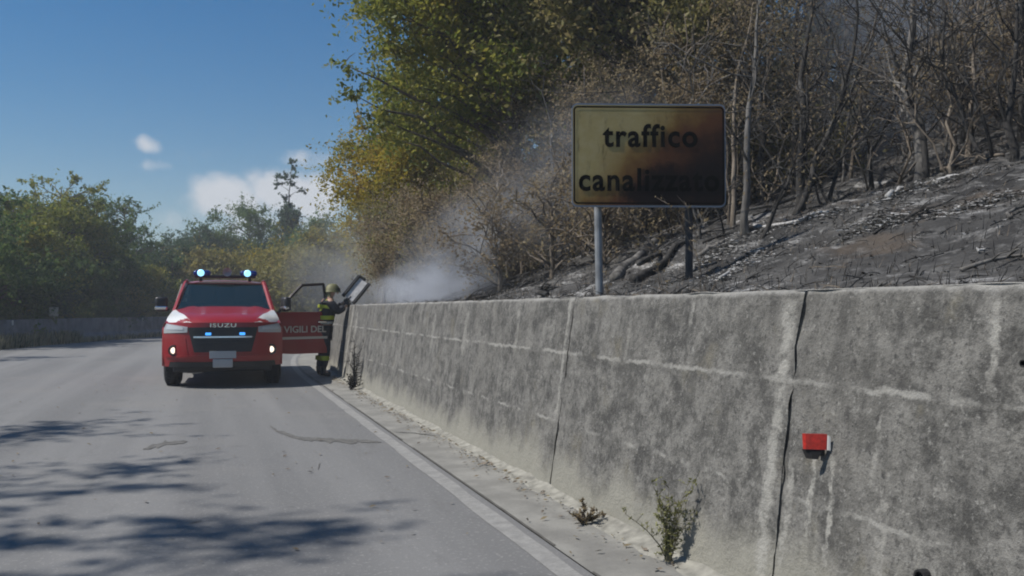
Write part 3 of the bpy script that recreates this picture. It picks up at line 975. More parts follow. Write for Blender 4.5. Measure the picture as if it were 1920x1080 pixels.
# doors: lower panel, window frame, pane, handle, mirror
def door(s, ang):
    d = empty("door", (s * .86, 1.42, 0)); d.parent = truck
    L = 1.04
    g = MB()
    g.prism([(.02, .47), (.30, .45), (L - .06, .45), (L, .55), (L, 1.20), (.0, 1.20), (.0, .60)], lambda a, b, t: (s * (t - .40 * max(0, b - .95)), a, b), .065, -.02)
    g.prism([(.05, .50), (L - .05, .50), (L - .05, 1.15), (.05, 1.15)], lambda a, b, t: (s * (t - .40 * max(0, b - .95)), a, b), .000, -.045)
    g2 = MB()
    fr = [(.06, 1.19), (.36, 1.50), (.58, 1.69), (L - .02, 1.72), (L - .0, 1.19)]
    for (a, b), (c, e) in zip(fr[:-1], fr[1:]):
        def w3(y, z): return Vector((s * (-.035 - .11 * (z - 1.2) / .52), y, z))
        g2.tube([w3(a, b), w3(c, e)], .028, 6)
    g2.build("window_frame", M['frame_blk'], d)
    o = g.build("door_panel", M['red'], d); smooth_angle(o, 40)
    g = MB(); q = lambda y, z: (s * (-.035 - .11 * (z - 1.2) / .52), y, z)
    g.add([q(.10, 1.205), q(L - .02, 1.205), q(L - .03, 1.70), (q(.60, 1.67)), q(.38, 1.49)], [(0, 1, 2, 3, 4)])
    g.build("door_glass", M['pane'], d)
    g = MB(); g.box((s * .075, L - .16, 1.02), (.03, .18, .035), bev=.01); g.build("door_handle", M['chrome'], d)
    g = MB(); g.box((s * .068, L * .52, .735), (.006, L * .86, .045)); g.build("white_stripe", M['letter'], d)
    # mirror
    g = MB(); g.tube([(s * .05, .16, 1.24), (s * .12, .12, 1.25)], .022, 6); g.box((s * .17, .10, 1.34), (.20, .12, .25), bev=.04)
    mi = g.build("side_mirror", M['black'], d); smooth_angle(mi, 50)
    g = MB(); g.box((s * .17, .085, 1.275), (.205, .105, .07), bev=.025); o = g.build("mirror_cap", M['chrome'], mi)
    g = MB(); g.box((s * .17, .163, 1.34), (.18, .006, .21)); g.build("mirror_glass", M['chrome'], mi)
    if s > 0:
        t = text_mesh("door_lettering", "VIGILI DEL", .165, M['letter'], .001, .003)
        xs_ = [v.co.x for v in t.data.vertices]; k = .84 / (max(xs_) - min(xs_)); mid = (max(xs_) + min(xs_)) / 2
        t.data.transform(Matrix.Diagonal((k, 1, 1, 1)) @ Matrix.Translation((-mid, 0, 0)))
        t.data.transform(Matrix.Rotation(R(90), 4, 'Z') @ Matrix.Rotation(R(90), 4, 'X'))
        t.parent = d; t.location = (.068, L * .52, .835)
    d.rotation_euler = (0, 0, ang)
M['frame_blk'] = plain('black_window_frame', (.022, .012, .014), .5)
M['pane'] = plain("side_glass", (.5, .52, .54), .03)
M['pane'].node_tree.nodes['Principled BSDF'].inputs['Transmission Weight'].default_value = .9
M['pane'].node_tree.nodes['Principled BSDF'].inputs['IOR'].default_value = 1.03
door(-1, 0); door(1, R(-66))
#SECTION_PEOPLE
# ---------------------------------------------------------------- firefighter by the wall
def skin(name, joints, edges, mat, parent, levels=1, root=0):
    me = bpy.data.meshes.new(name)
    me.from_pydata([j[0] for j in joints], edges, [])
    o = bpy.data.objects.new(name, me); COL.objects.link(o)
    md = o.modifiers.new("s", 'SKIN'); md.use_smooth_shade = True
    sv = me.skin_vertices[0].data
    for i, j in enumerate(joints):
        r = j[1]; sv[i].radius = r if isinstance(r, tuple) else (r, r)
        sv[i].use_root = (i == root)
    sb = o.modifiers.new("d", 'SUBSURF'); sb.levels = levels; sb.render_levels = levels
    bpy.context.view_layer.update()
    me2 = bpy.data.meshes.new_from_object(o.evaluated_get(bpy.context.evaluated_depsgraph_get()))
    o.modifiers.clear(); o.data = me2; bpy.data.meshes.remove(me)
    me2.name = name; me2.materials.clear(); me2.materials.append(mat)
    me2.polygons.foreach_set('use_smooth', [True] * len(me2.polygons))
    o.parent = parent
    return o
M['navy'] = plain("navy_fire_suit", (.016, .018, .026), .85, var=.3, vscale=20)
M['lime_y'] = plain("lime_yellow_band", (.46, .52, .03), .6)
M['silver'] = plain("silver_tape", (.5, .5, .46), .45)
M['skin'] = plain("skin", (.45, .27, .19), .6)
M['helmet'] = plain("yellow_green_helmet", (.17, .165, .075), .6)
M['boot'] = plain("black_boot", (.014, .014, .014), .5)
ff = empty("person", (1.95, 16.15, 0), 0.0); ff.scale = (.97, .97, .97)
tag(ff, "firefighter in dark suit with yellow bands standing between open truck door and wall", "person")
# local frame: the figure faces +x (the wall); y across the body
hipz = .93
J = [((0, 0, hipz), (.12, .15)),                      # 0 pelvis
     ((.02, 0, 1.12), (.115, .15)), ((.06, 0, 1.34), (.125, .175)), ((.09, 0, 1.46), (.09, .13)),   # 1,2,3 spine
     ((.115, 0, 1.53), (.055, .055)), ((.15, 0, 1.62), (.085, .075)), ((.15, 0, 1.70), (.075, .07)),  # 4 neck 5 head 6 crown
     ((0, -.10, .86), (.095, .095)), ((.03, -.11, .50), (.065, .065)), ((-.02, -.12, .11), (.045, .045)), ((.10, -.12, .045), (.04, .05)),   # 7-10 leg
     ((0, .10, .86), (.095, .095)), ((.0, .11, .50), (.065, .065)), ((-.08, .12, .11), (.045, .045)), ((.04, .12, .045), (.04, .05)),       # 11-14 leg
     ((.085, -.20, 1.42), (.065, .065)), ((.22, -.24, 1.24), (.05, .05)), ((.36, -.16, 1.33), (.035, .035)), ((.41, -.13, 1.37), (.03, .04)),  # 15-18 arm
     ((.085, .20, 1.42), (.065, .065)), ((.23, .22, 1.26), (.05, .05)), ((.36, .10, 1.40), (.035, .035)), ((.41, .07, 1.44), (.03, .04))]     # 19-22 arm
E = [(0, 1), (1, 2), (2, 3), (3, 4), (4, 5), (5, 6), (0, 7), (7, 8), (8, 9), (9, 10), (0, 11), (11, 12), (12, 13), (13, 14),
     (3, 15), (15, 16), (16, 17), (17, 18), (3, 19), (19, 20), (20, 21), (21, 22)]
body_ = skin("body", J, E, M['skin'], ff, 2)
fat = lambda idx, k: [(J[i][0], tuple(r + k for r in J[i][1])) for i in idx]
jk = fat([0, 1, 2, 3, 15, 16, 17, 19, 20, 21], .034)
jacket = skin("jacket", jk, [(0, 1), (1, 2), (2, 3), (3, 4), (4, 5), (5, 6), (3, 7), (7, 8), (8, 9)], M['navy'], ff, 2)
tr = fat([0, 7, 8, 9, 11, 12, 13], .026)
tr[3] = ((J[9][0][0], J[9][0][1], .17), (.07, .07)); tr[6] = ((J[13][0][0], J[13][0][1], .17), (.07, .07))
skin("trousers", tr, [(0, 1), (1, 2), (2, 3), (0, 4), (4, 5), (5, 6)], M['navy'], ff, 2)
for a, b in ((9, 10), (13, 14)):
    p, q = Vector(J[a][0]), Vector(J[b][0])
    skin("boot", [((p.x, p.y, .24), (.062, .062)), ((p.x, p.y, .07), (.058, .055)), ((q.x + .02, q.y, .048), (.045, .055))], [(0, 1), (1, 2)], M['boot'], ff, 2)
def band(name, c, rx, ry, h, mat, parent, tilt=0, n=20):
    g = MB(); rot = Matrix.Rotation(tilt, 3, 'Y')
    g.lathe([(1, -h / 2), (1.03, 0), (1, h / 2)], lambda p, q, z: tuple(Vector(c) + rot @ Vector((p * rx, q * ry, z))), n)
    return g.build(name, mat, parent, smooth=True)
band("yellow_band", (.025, 0, 1.13), .166, .200, .075, M['lime_y'], jacket)
band("yellow_band", (.055, 0, 1.33), .176, .226, .06, M['lime_y'], jacket, R(8))
band("silver_band", (.01, 0, 1.03), .166, .198, .045, M['silver'], jacket)
for (x, y) in ((-.005, -.115), (-.055, .115)):
    band("yellow_band", (x, y, .36), .092, .092, .085, M['lime_y'], ff)
g = MB()      # yellow yoke over the back and shoulders
g.grid(lambda u, v: (-.095 + .10 * v + .035 * u * u - .012, u * .17, 1.26 + .22 * v), [-1 + .25 * i for i in range(9)], [i / 4 for i in range(5)])
g.build("back_yoke", M['lime_y'], jacket, smooth=True)
# gloves: palm and five bent fingers closing on the handle
for y, z, x in ((-.12, 1.375, .42), (.065, 1.445, .42)):
    s = 1 if y < 0 else -1
    g = MB(); g.box((x, y, z), (.085, .035, .085), bev=.015)
    for k in range(4):
        zz = z + .034 - .022 * k; ln = (.9, 1.0, .95, .8)[k]
        g.tube([(x + .035, y, zz), (x + .035 + .035 * ln, y + s * .012, zz), (x + .035 + .045 * ln, y + s * .04, zz), (x + .045, y + s * .055 * ln, zz)], [.011, .010, .009, .008], 6)
    g.tube([(x - .015, y + s * .012, z + .03), (x + .01, y + s * .04, z + .055), (x + .035, y + s * .05, z + .05)], [.013, .011, .009], 6)
    o = g.build("glove", M['boot'], ff); smooth_angle(o, 60)
# helmet with neck flap and visor; face details
hc = Vector((.155, 0, 1.66))
g = MB(); g.lathe([(.001, .125), (.06, .115), (.105, .07), (.128, .0), (.135, -.03), (.15, -.045), (.128, -.04)], lambda p, q, h: tuple(hc + Vector((p * 1.12, q, h))), 20)
hm = g.build("helmet", M['helmet'], ff, smooth=True)
g = MB(); g.grid(lambda u, v: tuple(hc + Vector((-.13 * math.cos(u * 1.2) - .02 * v, .125 * math.sin(u * 1.2), -.03 - .15 * v))), [-1 + .25 * i for i in range(9)], [0, .5, 1])
g.build("neck_flap", M['helmet'], hm, smooth=True)
g = MB(); g.grid(lambda u, v: tuple(hc + Vector((.15 * math.cos(u), .135 * math.sin(u), -.02 + .06 * v))), [-1 + .25 * i for i in range(9)], [0, 1])
g.build("visor", M['black'], hm, smooth=True)
g = MB(); g.tube([(.235, 0, 1.63), (.262, 0, 1.60), (.238, 0, 1.585)], [.012, .017, .01], 6); g.build("nose", M['skin'], body_, smooth=True)
for y in (-.03, .03):
    g = MB(); g.box((.228, y, 1.632), (.01, .022, .01), bev=.003); g.build("eye", M['black'], body_)
g = MB(); g.box((.226, 0, 1.560), (.01, .045, .008), bev=.002); g.build("mouth", M['boot'], body_)

# the fire beater held up over the wall end
fb = empty("fire_beater", (2.36, 16.1, 1.40)); tag(fb, "black edged grey fire beater held up slanting over the wall end", "fire beater")
ax = Vector((.62, 0, .78)).normalized(); sd = Vector((.66, -.45, -.56)).normalized(); nn = ax.cross(sd).normalized()
def fp(a, b, c=0): return ax * a + sd * b + nn * c
g = MB(); g.tube([fp(-.12, .0), fp(.12, 0)], .016, 8); g.build("handle", M['boot'], fb)
M['flap'] = plain("grey_rubber_flap", (.5, .5, .51), .7, var=.2, vscale=15)
g = MB(); g.prism([(.06, -.10), (.50, -.10), (.50, .10), (.06, .10)], lambda a, b, d: tuple(fp(a, b, d)), -.006, .006); g.build("flap", M['flap'], fb)
g = MB()
for b in (-.125, .125): g.tube([fp(.03, b), fp(.27, b * 1.03), fp(.52, b)], .040, 6)
g.tube([fp(.52, -.125), fp(.525, .02)], .03, 6)
g.build("edge_frame", M['boot'], fb)
#SECTION_PLANTS
# ---------------------------------------------------------------- plants: helpers
def leafcloud(name, pts, size, mat, parent, aspect=.5, sz_var=.4, up=0.0, dirs=None, droop=0.0):
    """pts: (N, 3); one rhombic leaf each, turned at random"""
    n = len(pts)
    d = rng.normal(size=(n, 3)) if dirs is None else dirs + rng.normal(size=(n, 3)) * .35
    d[:, 2] -= droop
    d /= np.linalg.norm(d, axis=1)[:, None] + 1e-9
    q = rng.normal(size=(n, 3)); q[:, 2] += up
    t = np.cross(d, q); t /= np.linalg.norm(t, axis=1)[:, None] + 1e-9
    s = size * (1 + sz_var * rng.uniform(-1, 1, size=(n, 1)))
    nm = np.cross(d, t)
    V = np.empty((n, 4, 3), np.float32)
    V[:, 0] = pts - d * s * .5
    V[:, 1] = pts + t * s * aspect * .5 + nm * s * .06
    V[:, 2] = pts + d * s * .5
    V[:, 3] = pts - t * s * aspect * .5 + nm * s * .06
    me = bpy.data.meshes.new(name)
    me.vertices.add(n * 4); me.vertices.foreach_set('co', V.reshape(-1))
    me.loops.add(n * 4); me.loops.foreach_set('vertex_index', np.arange(n * 4, dtype=np.int32))
    me.polygons.add(n); me.polygons.foreach_set('loop_start', np.arange(0, n * 4, 4, dtype=np.int32))
    try: me.polygons.foreach_set('loop_total', np.full(n, 4, np.int32))
    except Exception: pass
    me.update(calc_edges=True)
    me.materials.append(mat)
    o = bpy.data.objects.new(name, me); COL.objects.link(o)
    if parent is not None: o.parent = parent
    return o

def bez(a, b, sag, n=5, jit=.0, r=random):
    a, b = Vector(a), Vector(b); out = []
    m = a.lerp(b, .5) + sag
    for i in range(n + 1):
        t = i / n
        p = a * (1 - t) ** 2 + m * 2 * t * (1 - t) + b * t * t
        if 0 < i < n and jit: p += Vector((r.uniform(-1, 1), r.uniform(-1, 1), r.uniform(-1, 1))) * jit
        out.append(p)
    return out

BUMP = .38
def tree(name, label, cat, base, h, ctr, rad, nclump, cr, nleaf, leaf, mat, bark, tr, seed, group=None, lean=(0, 0), up=.4, shell=.55, pts_extra=None, twigs=True, aspect=.5, droop=0.0, ends=None):
    """ctr: crown centre relative to the base; rad: crown half axes; nclump clumps of radius ~cr"""
    r = random.Random(seed)
    base = Vector(base)
    e = empty(name, tuple(base)); tag(e, label, cat, group)
    top = Vector((ctr[0] + lean[0], ctr[1] + lean[1], h * .9))
    tp = bez((0, 0, -.15), top, Vector((r.uniform(-.3, .3), r.uniform(-.3, .3), 0)) * h * .12, 9, h * .012, r)
    g = MB(); g.tube(tp, [tr * (1.25 if i == 0 else 1 - .85 * i / 9) for i in range(10)], 8)
    cl = []
    for k in range(nclump):
        while True:
            v = Vector((r.gauss(0, 1), r.gauss(0, 1), r.gauss(0, 1)))
            if v.length > 1e-3: break
        v.normalize(); rr_ = r.uniform(0, 1) ** shell
        bump = 1 + BUMP * noise.noise(v * 1.9 + Vector((seed, seed * .7, 0)))
        c = Vector(ctr) + Vector((v.x * rad[0], v.y * rad[1], v.z * rad[2])) * rr_ * bump
        if c.z < .25: c.z = .25 + r.uniform(0, .3)
        cl.append((c, cr * r.uniform(.6, 1.35)))
    if ends:
        for c, q in ends: cl.append((Vector(c) - base, q))
    P = []
    wts = np.array([q ** 2 for _, q in cl]); wts /= wts.sum()
    for (c, q), wt in zip(cl, wts):
        zt = max(.12 * h, min(h * .85, c.z - .45 * math.hypot(c.x - top.x * .5, c.y - top.y * .5)))
        f = min(8.99, max(0.5, 9 * zt / (h * .9))); i = int(f)
        st = tp[i].lerp(tp[i + 1], f - i)
        L = (c - st).length
        b = bez(st, c, Vector((0, 0, .12 * L)), 5, L * .035, r)
        r0 = min(tr * .5, .012 + .016 * L)
        g.tube(b, [r0, r0 * .8, r0 * .62, r0 * .45, r0 * .3, .004], 5)
        if twigs:
            for _ in range(3):
                d = Vector((r.gauss(0, 1), r.gauss(0, 1), r.gauss(0, .7) + .3)).normalized() * q * 1.2
                s_ = b[r.randint(2, 5)]
                g.tube([s_, s_ + d * .5 + Vector((0, 0, .03)), s_ + d], [.010, .007, .003], 4, cap=False)
        n = max(4, int(nleaf * wt))
        # leaves sit on sprays within the clump, not evenly through it
        ns = max(3, n // 14)
        sp = rng.normal(size=(ns, 3)) * q * np.array([.62, .62, .5])
        idx = rng.integers(0, ns, n)
        t = rng.uniform(.25, 1.25, size=(n, 1))
        pts = sp[idx] * t + rng.normal(size=(n, 3)) * q * .13
        P.append(pts + np.array(c))
    tk = g.build("trunk", bark, e); tk.data.polygons.foreach_set('use_smooth', [True] * len(tk.data.polygons))
    leafcloud("crown", np.concatenate(P), leaf, mat, e, aspect=aspect, up=up, droop=droop)
    return e

def bare(name, label, cat, path_pts, r0, nb, mat, seed, group=None, blen=1.4, spread=.9, tip=.012, leafmat=None, nleaf=0, leaf=.06, lo=.18, twig_n=3):
    """leafless tree along a polyline of world points, with forking branches"""
    r = random.Random(seed)
    base = Vector(path_pts[0])
    e = empty(name, tuple(base)); tag(e, label, cat, group)
    pp = [Vector(p) - base for p in path_pts]; pp[0] = pp[0] + Vector((0, 0, -.12))
    dense = []
    for a, b in zip(pp[:-1], pp[1:]):
        n = max(2, int((b - a).length / .22))
        dense += [a.lerp(b, i / n) + Vector((r.gauss(0, 1), r.gauss(0, 1), 0)) * .022 for i in range(n)]
    dense.append(pp[-1]); n = len(dense)
    rad = [max(tip, r0 * (1 - .80 * i / (n - 1)) * (1.25 if i == 0 else 1)) for i in range(n)]
    g = MB(); g.tube(dense, rad, 8); tk = g.build("trunk", mat, e, smooth=True)
    g = MB(); tips = []
    def branch(p, d, L, r_, lev):
        k = 5; q = Vector(p); pts = [q.copy()]; dd = d.copy()
        for i in range(k):
            dd = (dd + Vector((r.gauss(0, .22), r.gauss(0, .22), r.gauss(.05, .18)))).normalized()
            q = q + dd * L / k; pts.append(q.copy())
        g.tube(pts, [max(.0035, r_ * (1 - .75 * i / k)) for i in range(k + 1)], 5 if lev == 0 else 4, cap=False)
        tips.extend(pts[2:])
        if lev < 2:
            for _ in range(twig_n if lev == 0 else 2):
                i = r.randint(1, k)
                nd = (dd + Vector((r.gauss(0, .8), r.gauss(0, .8), r.gauss(.15, .6)))).normalized()
                branch(pts[i], nd, L * r.uniform(.35, .65), r_ * .5, lev + 1)
    for k in range(nb):
        i = min(n - 1, int(n * (lo + (1 - lo) * r.random() ** .8)))
        t = (dense[min(i + 1, n - 1)] - dense[i - 1]).normalized()
        d = (t * .7 + Vector((r.gauss(0, spread), r.gauss(0, spread), r.gauss(.1, .3)))).normalized()
        branch(dense[i], d, blen * r.uniform(.5, 1.25), max(.008, rad[i] * .5), 0)
    if nb: g.build("branches", mat, e, smooth=True, recalc=False)
    if nleaf and tips:
        T = np.array([tuple(t) for t in tips])
        P = T[rng.integers(0, len(T), nleaf)] + rng.normal(size=(nleaf, 3)) * .10
        leafcloud("crown", P, leaf, leafmat, e, droop=.6)
    return e

M['leaf_green'] = leaf_mat("olive_green_leaves", [(.100, .135, .030), (.170, .205, .040), (.280, .275, .050), (.36, .30, .060)], .5)
M['leaf_dkgreen'] = leaf_mat("dark_green_leaves", [(.050, .100, .036), (.085, .150, .048), (.140, .200, .055), (.20, .235, .075)], .5)
M['leaf_yellow'] = leaf_mat("yellowing_leaves", [(0.152, 0.174, 0.026), (0.290, 0.261, 0.029), (0.406, 0.312, 0.032), (0.319, 0.189, 0.029)], .5)
M['leaf_brown'] = leaf_mat("scorched_brown_leaves", [(.15, .112, .072), (.26, .20, .12), (.33, .27, .165), (.24, .20, .095)], .5)
M['leaf_olive'] = leaf_mat("dull_olive_brown_leaves", [(.130, .130, .050), (.230, .215, .085), (.310, .275, .100), (.33, .25, .12)], .5)
M['leaf_blue'] = leaf_mat("deep_green_leaves", [(.040, .082, .045), (.070, .120, .062), (.105, .160, .075)], .5)
M['leaf_haze'] = leaf_mat("far_yellow_green_leaves", [(0.160, 0.171, 0.052), (0.261, 0.239, 0.061), (0.312, 0.246, 0.075)], .5)
M['bark'] = bark_mat("grey_brown_bark", (.06, .048, .036), (.15, .125, .10))
M['char'] = bark_mat("charred_bark", (.016, .015, .014), (.050, .046, .042), ash=(.12, .117, .113))
M['ashbark'] = bark_mat("ash_grey_bark", (.075, .07, .065), (.20, .19, .175), ash=(.02, .018, .017))
M['drybark'] = bark_mat("scorched_tan_bark", (.10, .08, .06), (.24, .20, .155), ash=(.03, .025, .02))
M['ash'] = plain("white_ash", (.40, .395, .385), .95, var=.3, vscale=14)

def hp(s, w):
    return path(s, w, hill(s, w))

# ---------------------------------------------------------------- the green tree leaning over the wall, the yellowing tree beyond it
b = hp(15.5, 5.6)
tree("tree", "tall olive green tree leaning out over the wall above the smoke", "tree", b, 10.5, (-.3, -.2, 6.1), (2.9, 2.6, 3.9), 140, .62, 90000, .095, M['leaf_green'], M['bark'], .16, 4,
     ends=[((2.15, 15.2, 5.6), .26), ((2.35, 15.3, 5.1), .32), ((2.6, 15.2, 6.7), .42), ((2.75, 15.1, 4.7), .36), ((2.9, 15.0, 6.0), .45), ((2.75, 15.3, 7.6), .5), ((3.0, 15.4, 4.4), .4)])
b = hp(13.0, 7.4)
tree("tree", "dark green tree with dense crown behind the yellow sign", "tree", b, 10.0, (-.6, .4, 5.4), (2.9, 2.8, 3.6), 100, .75, 60000, .10, M['leaf_olive'], M['bark'], .17, 8)
b = hp(23.5, 5.2)
tree("tree", "bushy yellow green tree standing behind the smoke", "tree", b, 6.2, (-.6, 0, 3.1), (2.1, 2.0, 2.4), 90, .58, 52000, .095, M['leaf_yellow'], M['bark'], .12, 6)
b = hp(27.5, 5.2)
tree("tree", "smaller yellow tree at the far edge of the wooded bank", "tree", b, 5.2, (-.5, 0, 2.6), (2.0, 1.8, 2.1), 60, .52, 26000, .10, M['leaf_yellow'], M['bark'], .11, 13)
b = hp(19.5, 6.6)
tree("tree", "mid height green tree between yellow tree and leaning tree", "tree", b, 8.6, (-.7, 0, 4.6), (2.2, 2.0, 3.2), 85, .65, 44000, .10, M['leaf_green'], M['bark'], .14, 17)
b = hp(32, 6.0)
tree("tree", "grey green tree at the end of the bank behind smoke", "tree", b, 5.0, (-.4, 0, 2.4), (1.9, 1.9, 1.9), 40, .5, 9000, .10, M['leaf_haze'], M['bark'], .10, 19)
# wood filling the hillside behind: each with its own crown
GB = "trees growing up the hillside behind the burnt slope"
k = 0
for s, w, h, mt in ((17, 10.5, 9, 'leaf_olive'), (21, 10, 9, 'leaf_olive'), (26, 9.5, 8, 'leaf_green'), (13.5, 11.5, 9, 'leaf_olive'), (10.5, 12.5, 8.5, 'leaf_olive'), (8, 13.5, 8, 'leaf_olive'),
                    (5.5, 13, 8, 'leaf_brown'), (11.5, 16, 9, 'leaf_olive'), (8.2, 17, 9, 'leaf_olive'), (5.2, 17.5, 9, 'leaf_olive'), (2.5, 14.5, 8, 'leaf_olive'), (15, 15.5, 9, 'leaf_olive'),
                    (19, 15, 9, 'leaf_olive'), (24, 15, 9, 'leaf_olive'), (31, 11, 8, 'leaf_green'), (2.0, 19.5, 9, 'leaf_olive'), (9.8, 21, 9, 'leaf_olive'), (14, 21, 9, 'leaf_olive')):
    rr = random.Random(100 + k)
    tree("tree", {"leaf_brown": "scorched brown tree", "leaf_green": "green crowned tree"}.get(mt, "dull olive brown tree") + " high on the hillside behind the burnt slope", "tree", hp(s, w), h, (rr.uniform(-.5, .5), rr.uniform(-.5, .5), h * .60), (2.3, 2.3, h * .36), 46, .85, 18000, .105, M[mt], M['char'] if s < 12 else M['bark'], .12, 100 + k, GB)
    k += 1

GH = "brown thickets under the trees on the upper hillside"
k = 0
for s in frange(1.5, 30, 2.3):
    for w in (9.2, 12.0, 15.0):
        rr = random.Random(900 + k); h = rr.uniform(2.2, 4.0) * (1 if w > 10 or s > 12 else .6)
        tree("thicket", "brown thicket under the trees on the upper hillside", "thicket", hp(s + rr.uniform(-.8, .8), w + rr.uniform(-.9, .9)), h, (0, 0, h * .5), (1.4, 1.4, h * .48), 26, .5, 5200, .08, M[rr.choice(['leaf_brown', 'leaf_olive', 'leaf_olive'])], M['drybark'], .04, 900 + k, GH)
        k += 1
for s in frange(17, 47, 2.2):
    for w in (6.6, 9.4):
        rr = random.Random(1200 + k); h = rr.uniform(2.4, 3.6)
        tree("thicket", "brown thicket under the trees on the upper hillside", "thicket", hp(s + rr.uniform(-.8, .8), w + rr.uniform(-.7, .7)), h, (0, 0, h * .48), (1.5, 1.5, h * .48), 26, .55, 4200, .11, M[rr.choice(['leaf_haze', 'leaf_olive', 'leaf_olive'])], M['drybark'], .04, 1200 + k, GH)
        k += 1

# dry scrub along the bank between the smoke and the sign
GS = "dry shrubs on the bank beyond the sign"
k = 0
for s, w, h, mt, n in ((12.6, 4.2, 2.2, 'leaf_brown', 2600), (11.6, 5.2, 3.2, 'leaf_brown', 3200), (13.8, 5.0, 2.8, 'leaf_brown', 3000), (14.6, 3.9, 1.7, 'leaf_brown', 2200), (16.2, 4.4, 2.4, 'leaf_olive', 3400),
                       (17.5, 3.8, 1.8, 'leaf_brown', 2600), (18.8, 4.6, 2.6, 'leaf_olive', 3400), (20.5, 3.9, 2.0, 'leaf_olive', 3000), (22, 4.2, 2.2, 'leaf_brown', 3000), (24.5, 3.8, 1.8, 'leaf_olive', 2600),
                       (27, 4.0, 2.2, 'leaf_haze', 2600), (30, 4.2, 2.2, 'leaf_haze', 2600), (10.4, 6.2, 3.4, 'leaf_brown', 2600), (9.9, 5.2, 1.8, 'leaf_brown', 1200), (15.2, 6.4, 3.6, 'leaf_olive', 4200), (12.4, 7.0, 4.2, 'leaf_brown', 3800), (9.2, 4.4, 1.3, 'leaf_brown', 900), (10.4, 4.2, 1.6, 'leaf_brown', 1600), (11.4, 3.8, 1.7, 'leaf_brown', 2000), (12.9, 3.5, 1.8, 'leaf_brown', 2600), (14.0, 3.4, 1.9, 'leaf_brown', 2600), (15.4, 3.5, 2.2, 'leaf_olive', 3000), (16.9, 3.4, 2.2, 'leaf_brown', 3000), (18.2, 3.4, 2.3, 'leaf_olive', 3000), (11.8, 6.2, 3.6, 'leaf_brown', 3600), (13.4, 6.0, 3.8, 'leaf_brown', 4200), (14.4, 5.0, 3.4, 'leaf_brown', 3600), (10.9, 7.6, 4.4, 'leaf_brown', 3600), (17.2, 5.2, 3.6, 'leaf_olive', 4400), (20.6, 5.2, 3.6, 'leaf_olive', 4400)):
    tree("shrub", {"leaf_brown": "dry brown shrub", "leaf_haze": "pale yellow green shrub"}.get(mt, "dull olive shrub") + " on the bank above the wall beyond the sign", "shrub", hp(s, w), h, (0, 0, h * .52), (.85, .85, h * .45), 28, .32, int(n * 1.7), .05, M[mt], M['drybark'], .04, 300 + k, GS)
    k += 1

# ---------------------------------------------------------------- burnt trees on the slope: trunk lines read off as directions, standing on the slope
def trunk_pts(uv, dz=0.0):
    """first point on the slope; the rest at (nearly) the same distance in their own directions"""
    p0 = ground_point(*uv[0]); D = math.hypot(p0.x, p0.y); out = [p0]
    for k, (u, v) in enumerate(uv[1:]):
        d = cam_ray(u, v); t = (D + dz * (k + 1)) / math.hypot(d.x, d.y)
        out.append(Vector((0, 0, EYE)) + d * t)
    return out
burnt = [
    ("charred black tree leaning uphill, tallest in the middle of the slope", [(1490, 402), (1528, 300), (1580, 180), (1604, 70), (1612, -60)], .060, 9, 'char', .10, 1.3),
    ("straight charred trunk with pale split top behind the leaning tree", [(1503, 396), (1503, 290), (1501, 150), (1515, 60), (1530, -60)], .075, 9, 'char', .08, 1.2),
    ("pale ash grey trunk leaning a little beside the sign", [(1397, 440), (1398, 300), (1406, 200), (1418, 90), (1425, -30)], .055, 8, 'ashbark', .05, 1.1),
    ("black trunk close behind the sign's edge", [(1432, 385), (1430, 290), (1428, 190), (1445, 70), (1450, -40)], .062, 7, 'char', .10, 1.0),
    ("crooked half white trunk with black fork on the upper slope", [(1730, 335), (1722, 250), (1700, 195), (1698, 140), (1708, 40), (1712, -60)], .075, 10, 'ashbark', .08, 1.4),
    ("thin black trunk bending twice right behind the crooked tree", [(1738, 338), (1730, 230), (1705, 170), (1712, -50)], .045, 6, 'char', .12, 1.2),
    ("slim charred sapling slanting steeply between two trunks", [(1548, 380), (1586, 280), (1640, 205), (1690, 120)], .035, 7, 'char', .05, 1.0),
    ("forked black sapling at the foot of the ash bank", [(1640, 355), (1632, 290), (1672, 210), (1700, 130), (1716, 40)], .038, 8, 'char', .05, 1.0),
    ("pair of pale straight stems high on the slope", [(1812, 300), (1818, 200), (1828, 90), (1838, -40)], .040, 8, 'drybark', .25, 1.1),
    ("thin bent black stem crossing the slope's upper corner", [(1860, 310), (1812, 240), (1770, 130), (1762, -20)], .030, 7, 'char', .15, 1.1),
    ("dark trunk at the slope's far upper corner", [(1905, 300), (1895, 190), (1908, 80), (1900, -40)], .055, 8, 'char', .1, 1.2),
    ("short burnt stub leaning on the lower slope", [(1420, 450), (1458, 385), (1480, 330)], .040, 4, 'char', .0, .7),
    ("tan trunk left of the pale ash trunk behind the sign", [(1372, 430), (1374, 300), (1378, 170), (1400, 40), (1440, -50)], .045, 7, 'drybark', .2, 1.0),
    ("light brown trunk rising above the smoke wisp", [(1010, 500), (1000, 380), (985, 270), (990, 130)], .05, 8, 'drybark', .3, 1.0),
    ("dark trunk right of the light brown trunk", [(1052, 505), (1046, 400), (1036, 280), (1020, 150)], .055, 8, 'char', .3, 1.0),
]
for i, (lab, uv, r0, nb, mt, dz, bl) in enumerate(burnt):
    bare("burnt_tree", lab, "tree", trunk_pts(uv, dz), r0 * .78, nb + 3, M[mt], 40 + i, blen=bl, leafmat=M['leaf_brown'], nleaf=1300 if i in (1, 2, 3, 8, 12, 13) else 260, leaf=.034, lo=.3, spread=.8)
GT = "thin charred trunks farther up the burnt slope"
rr = random.Random(77)
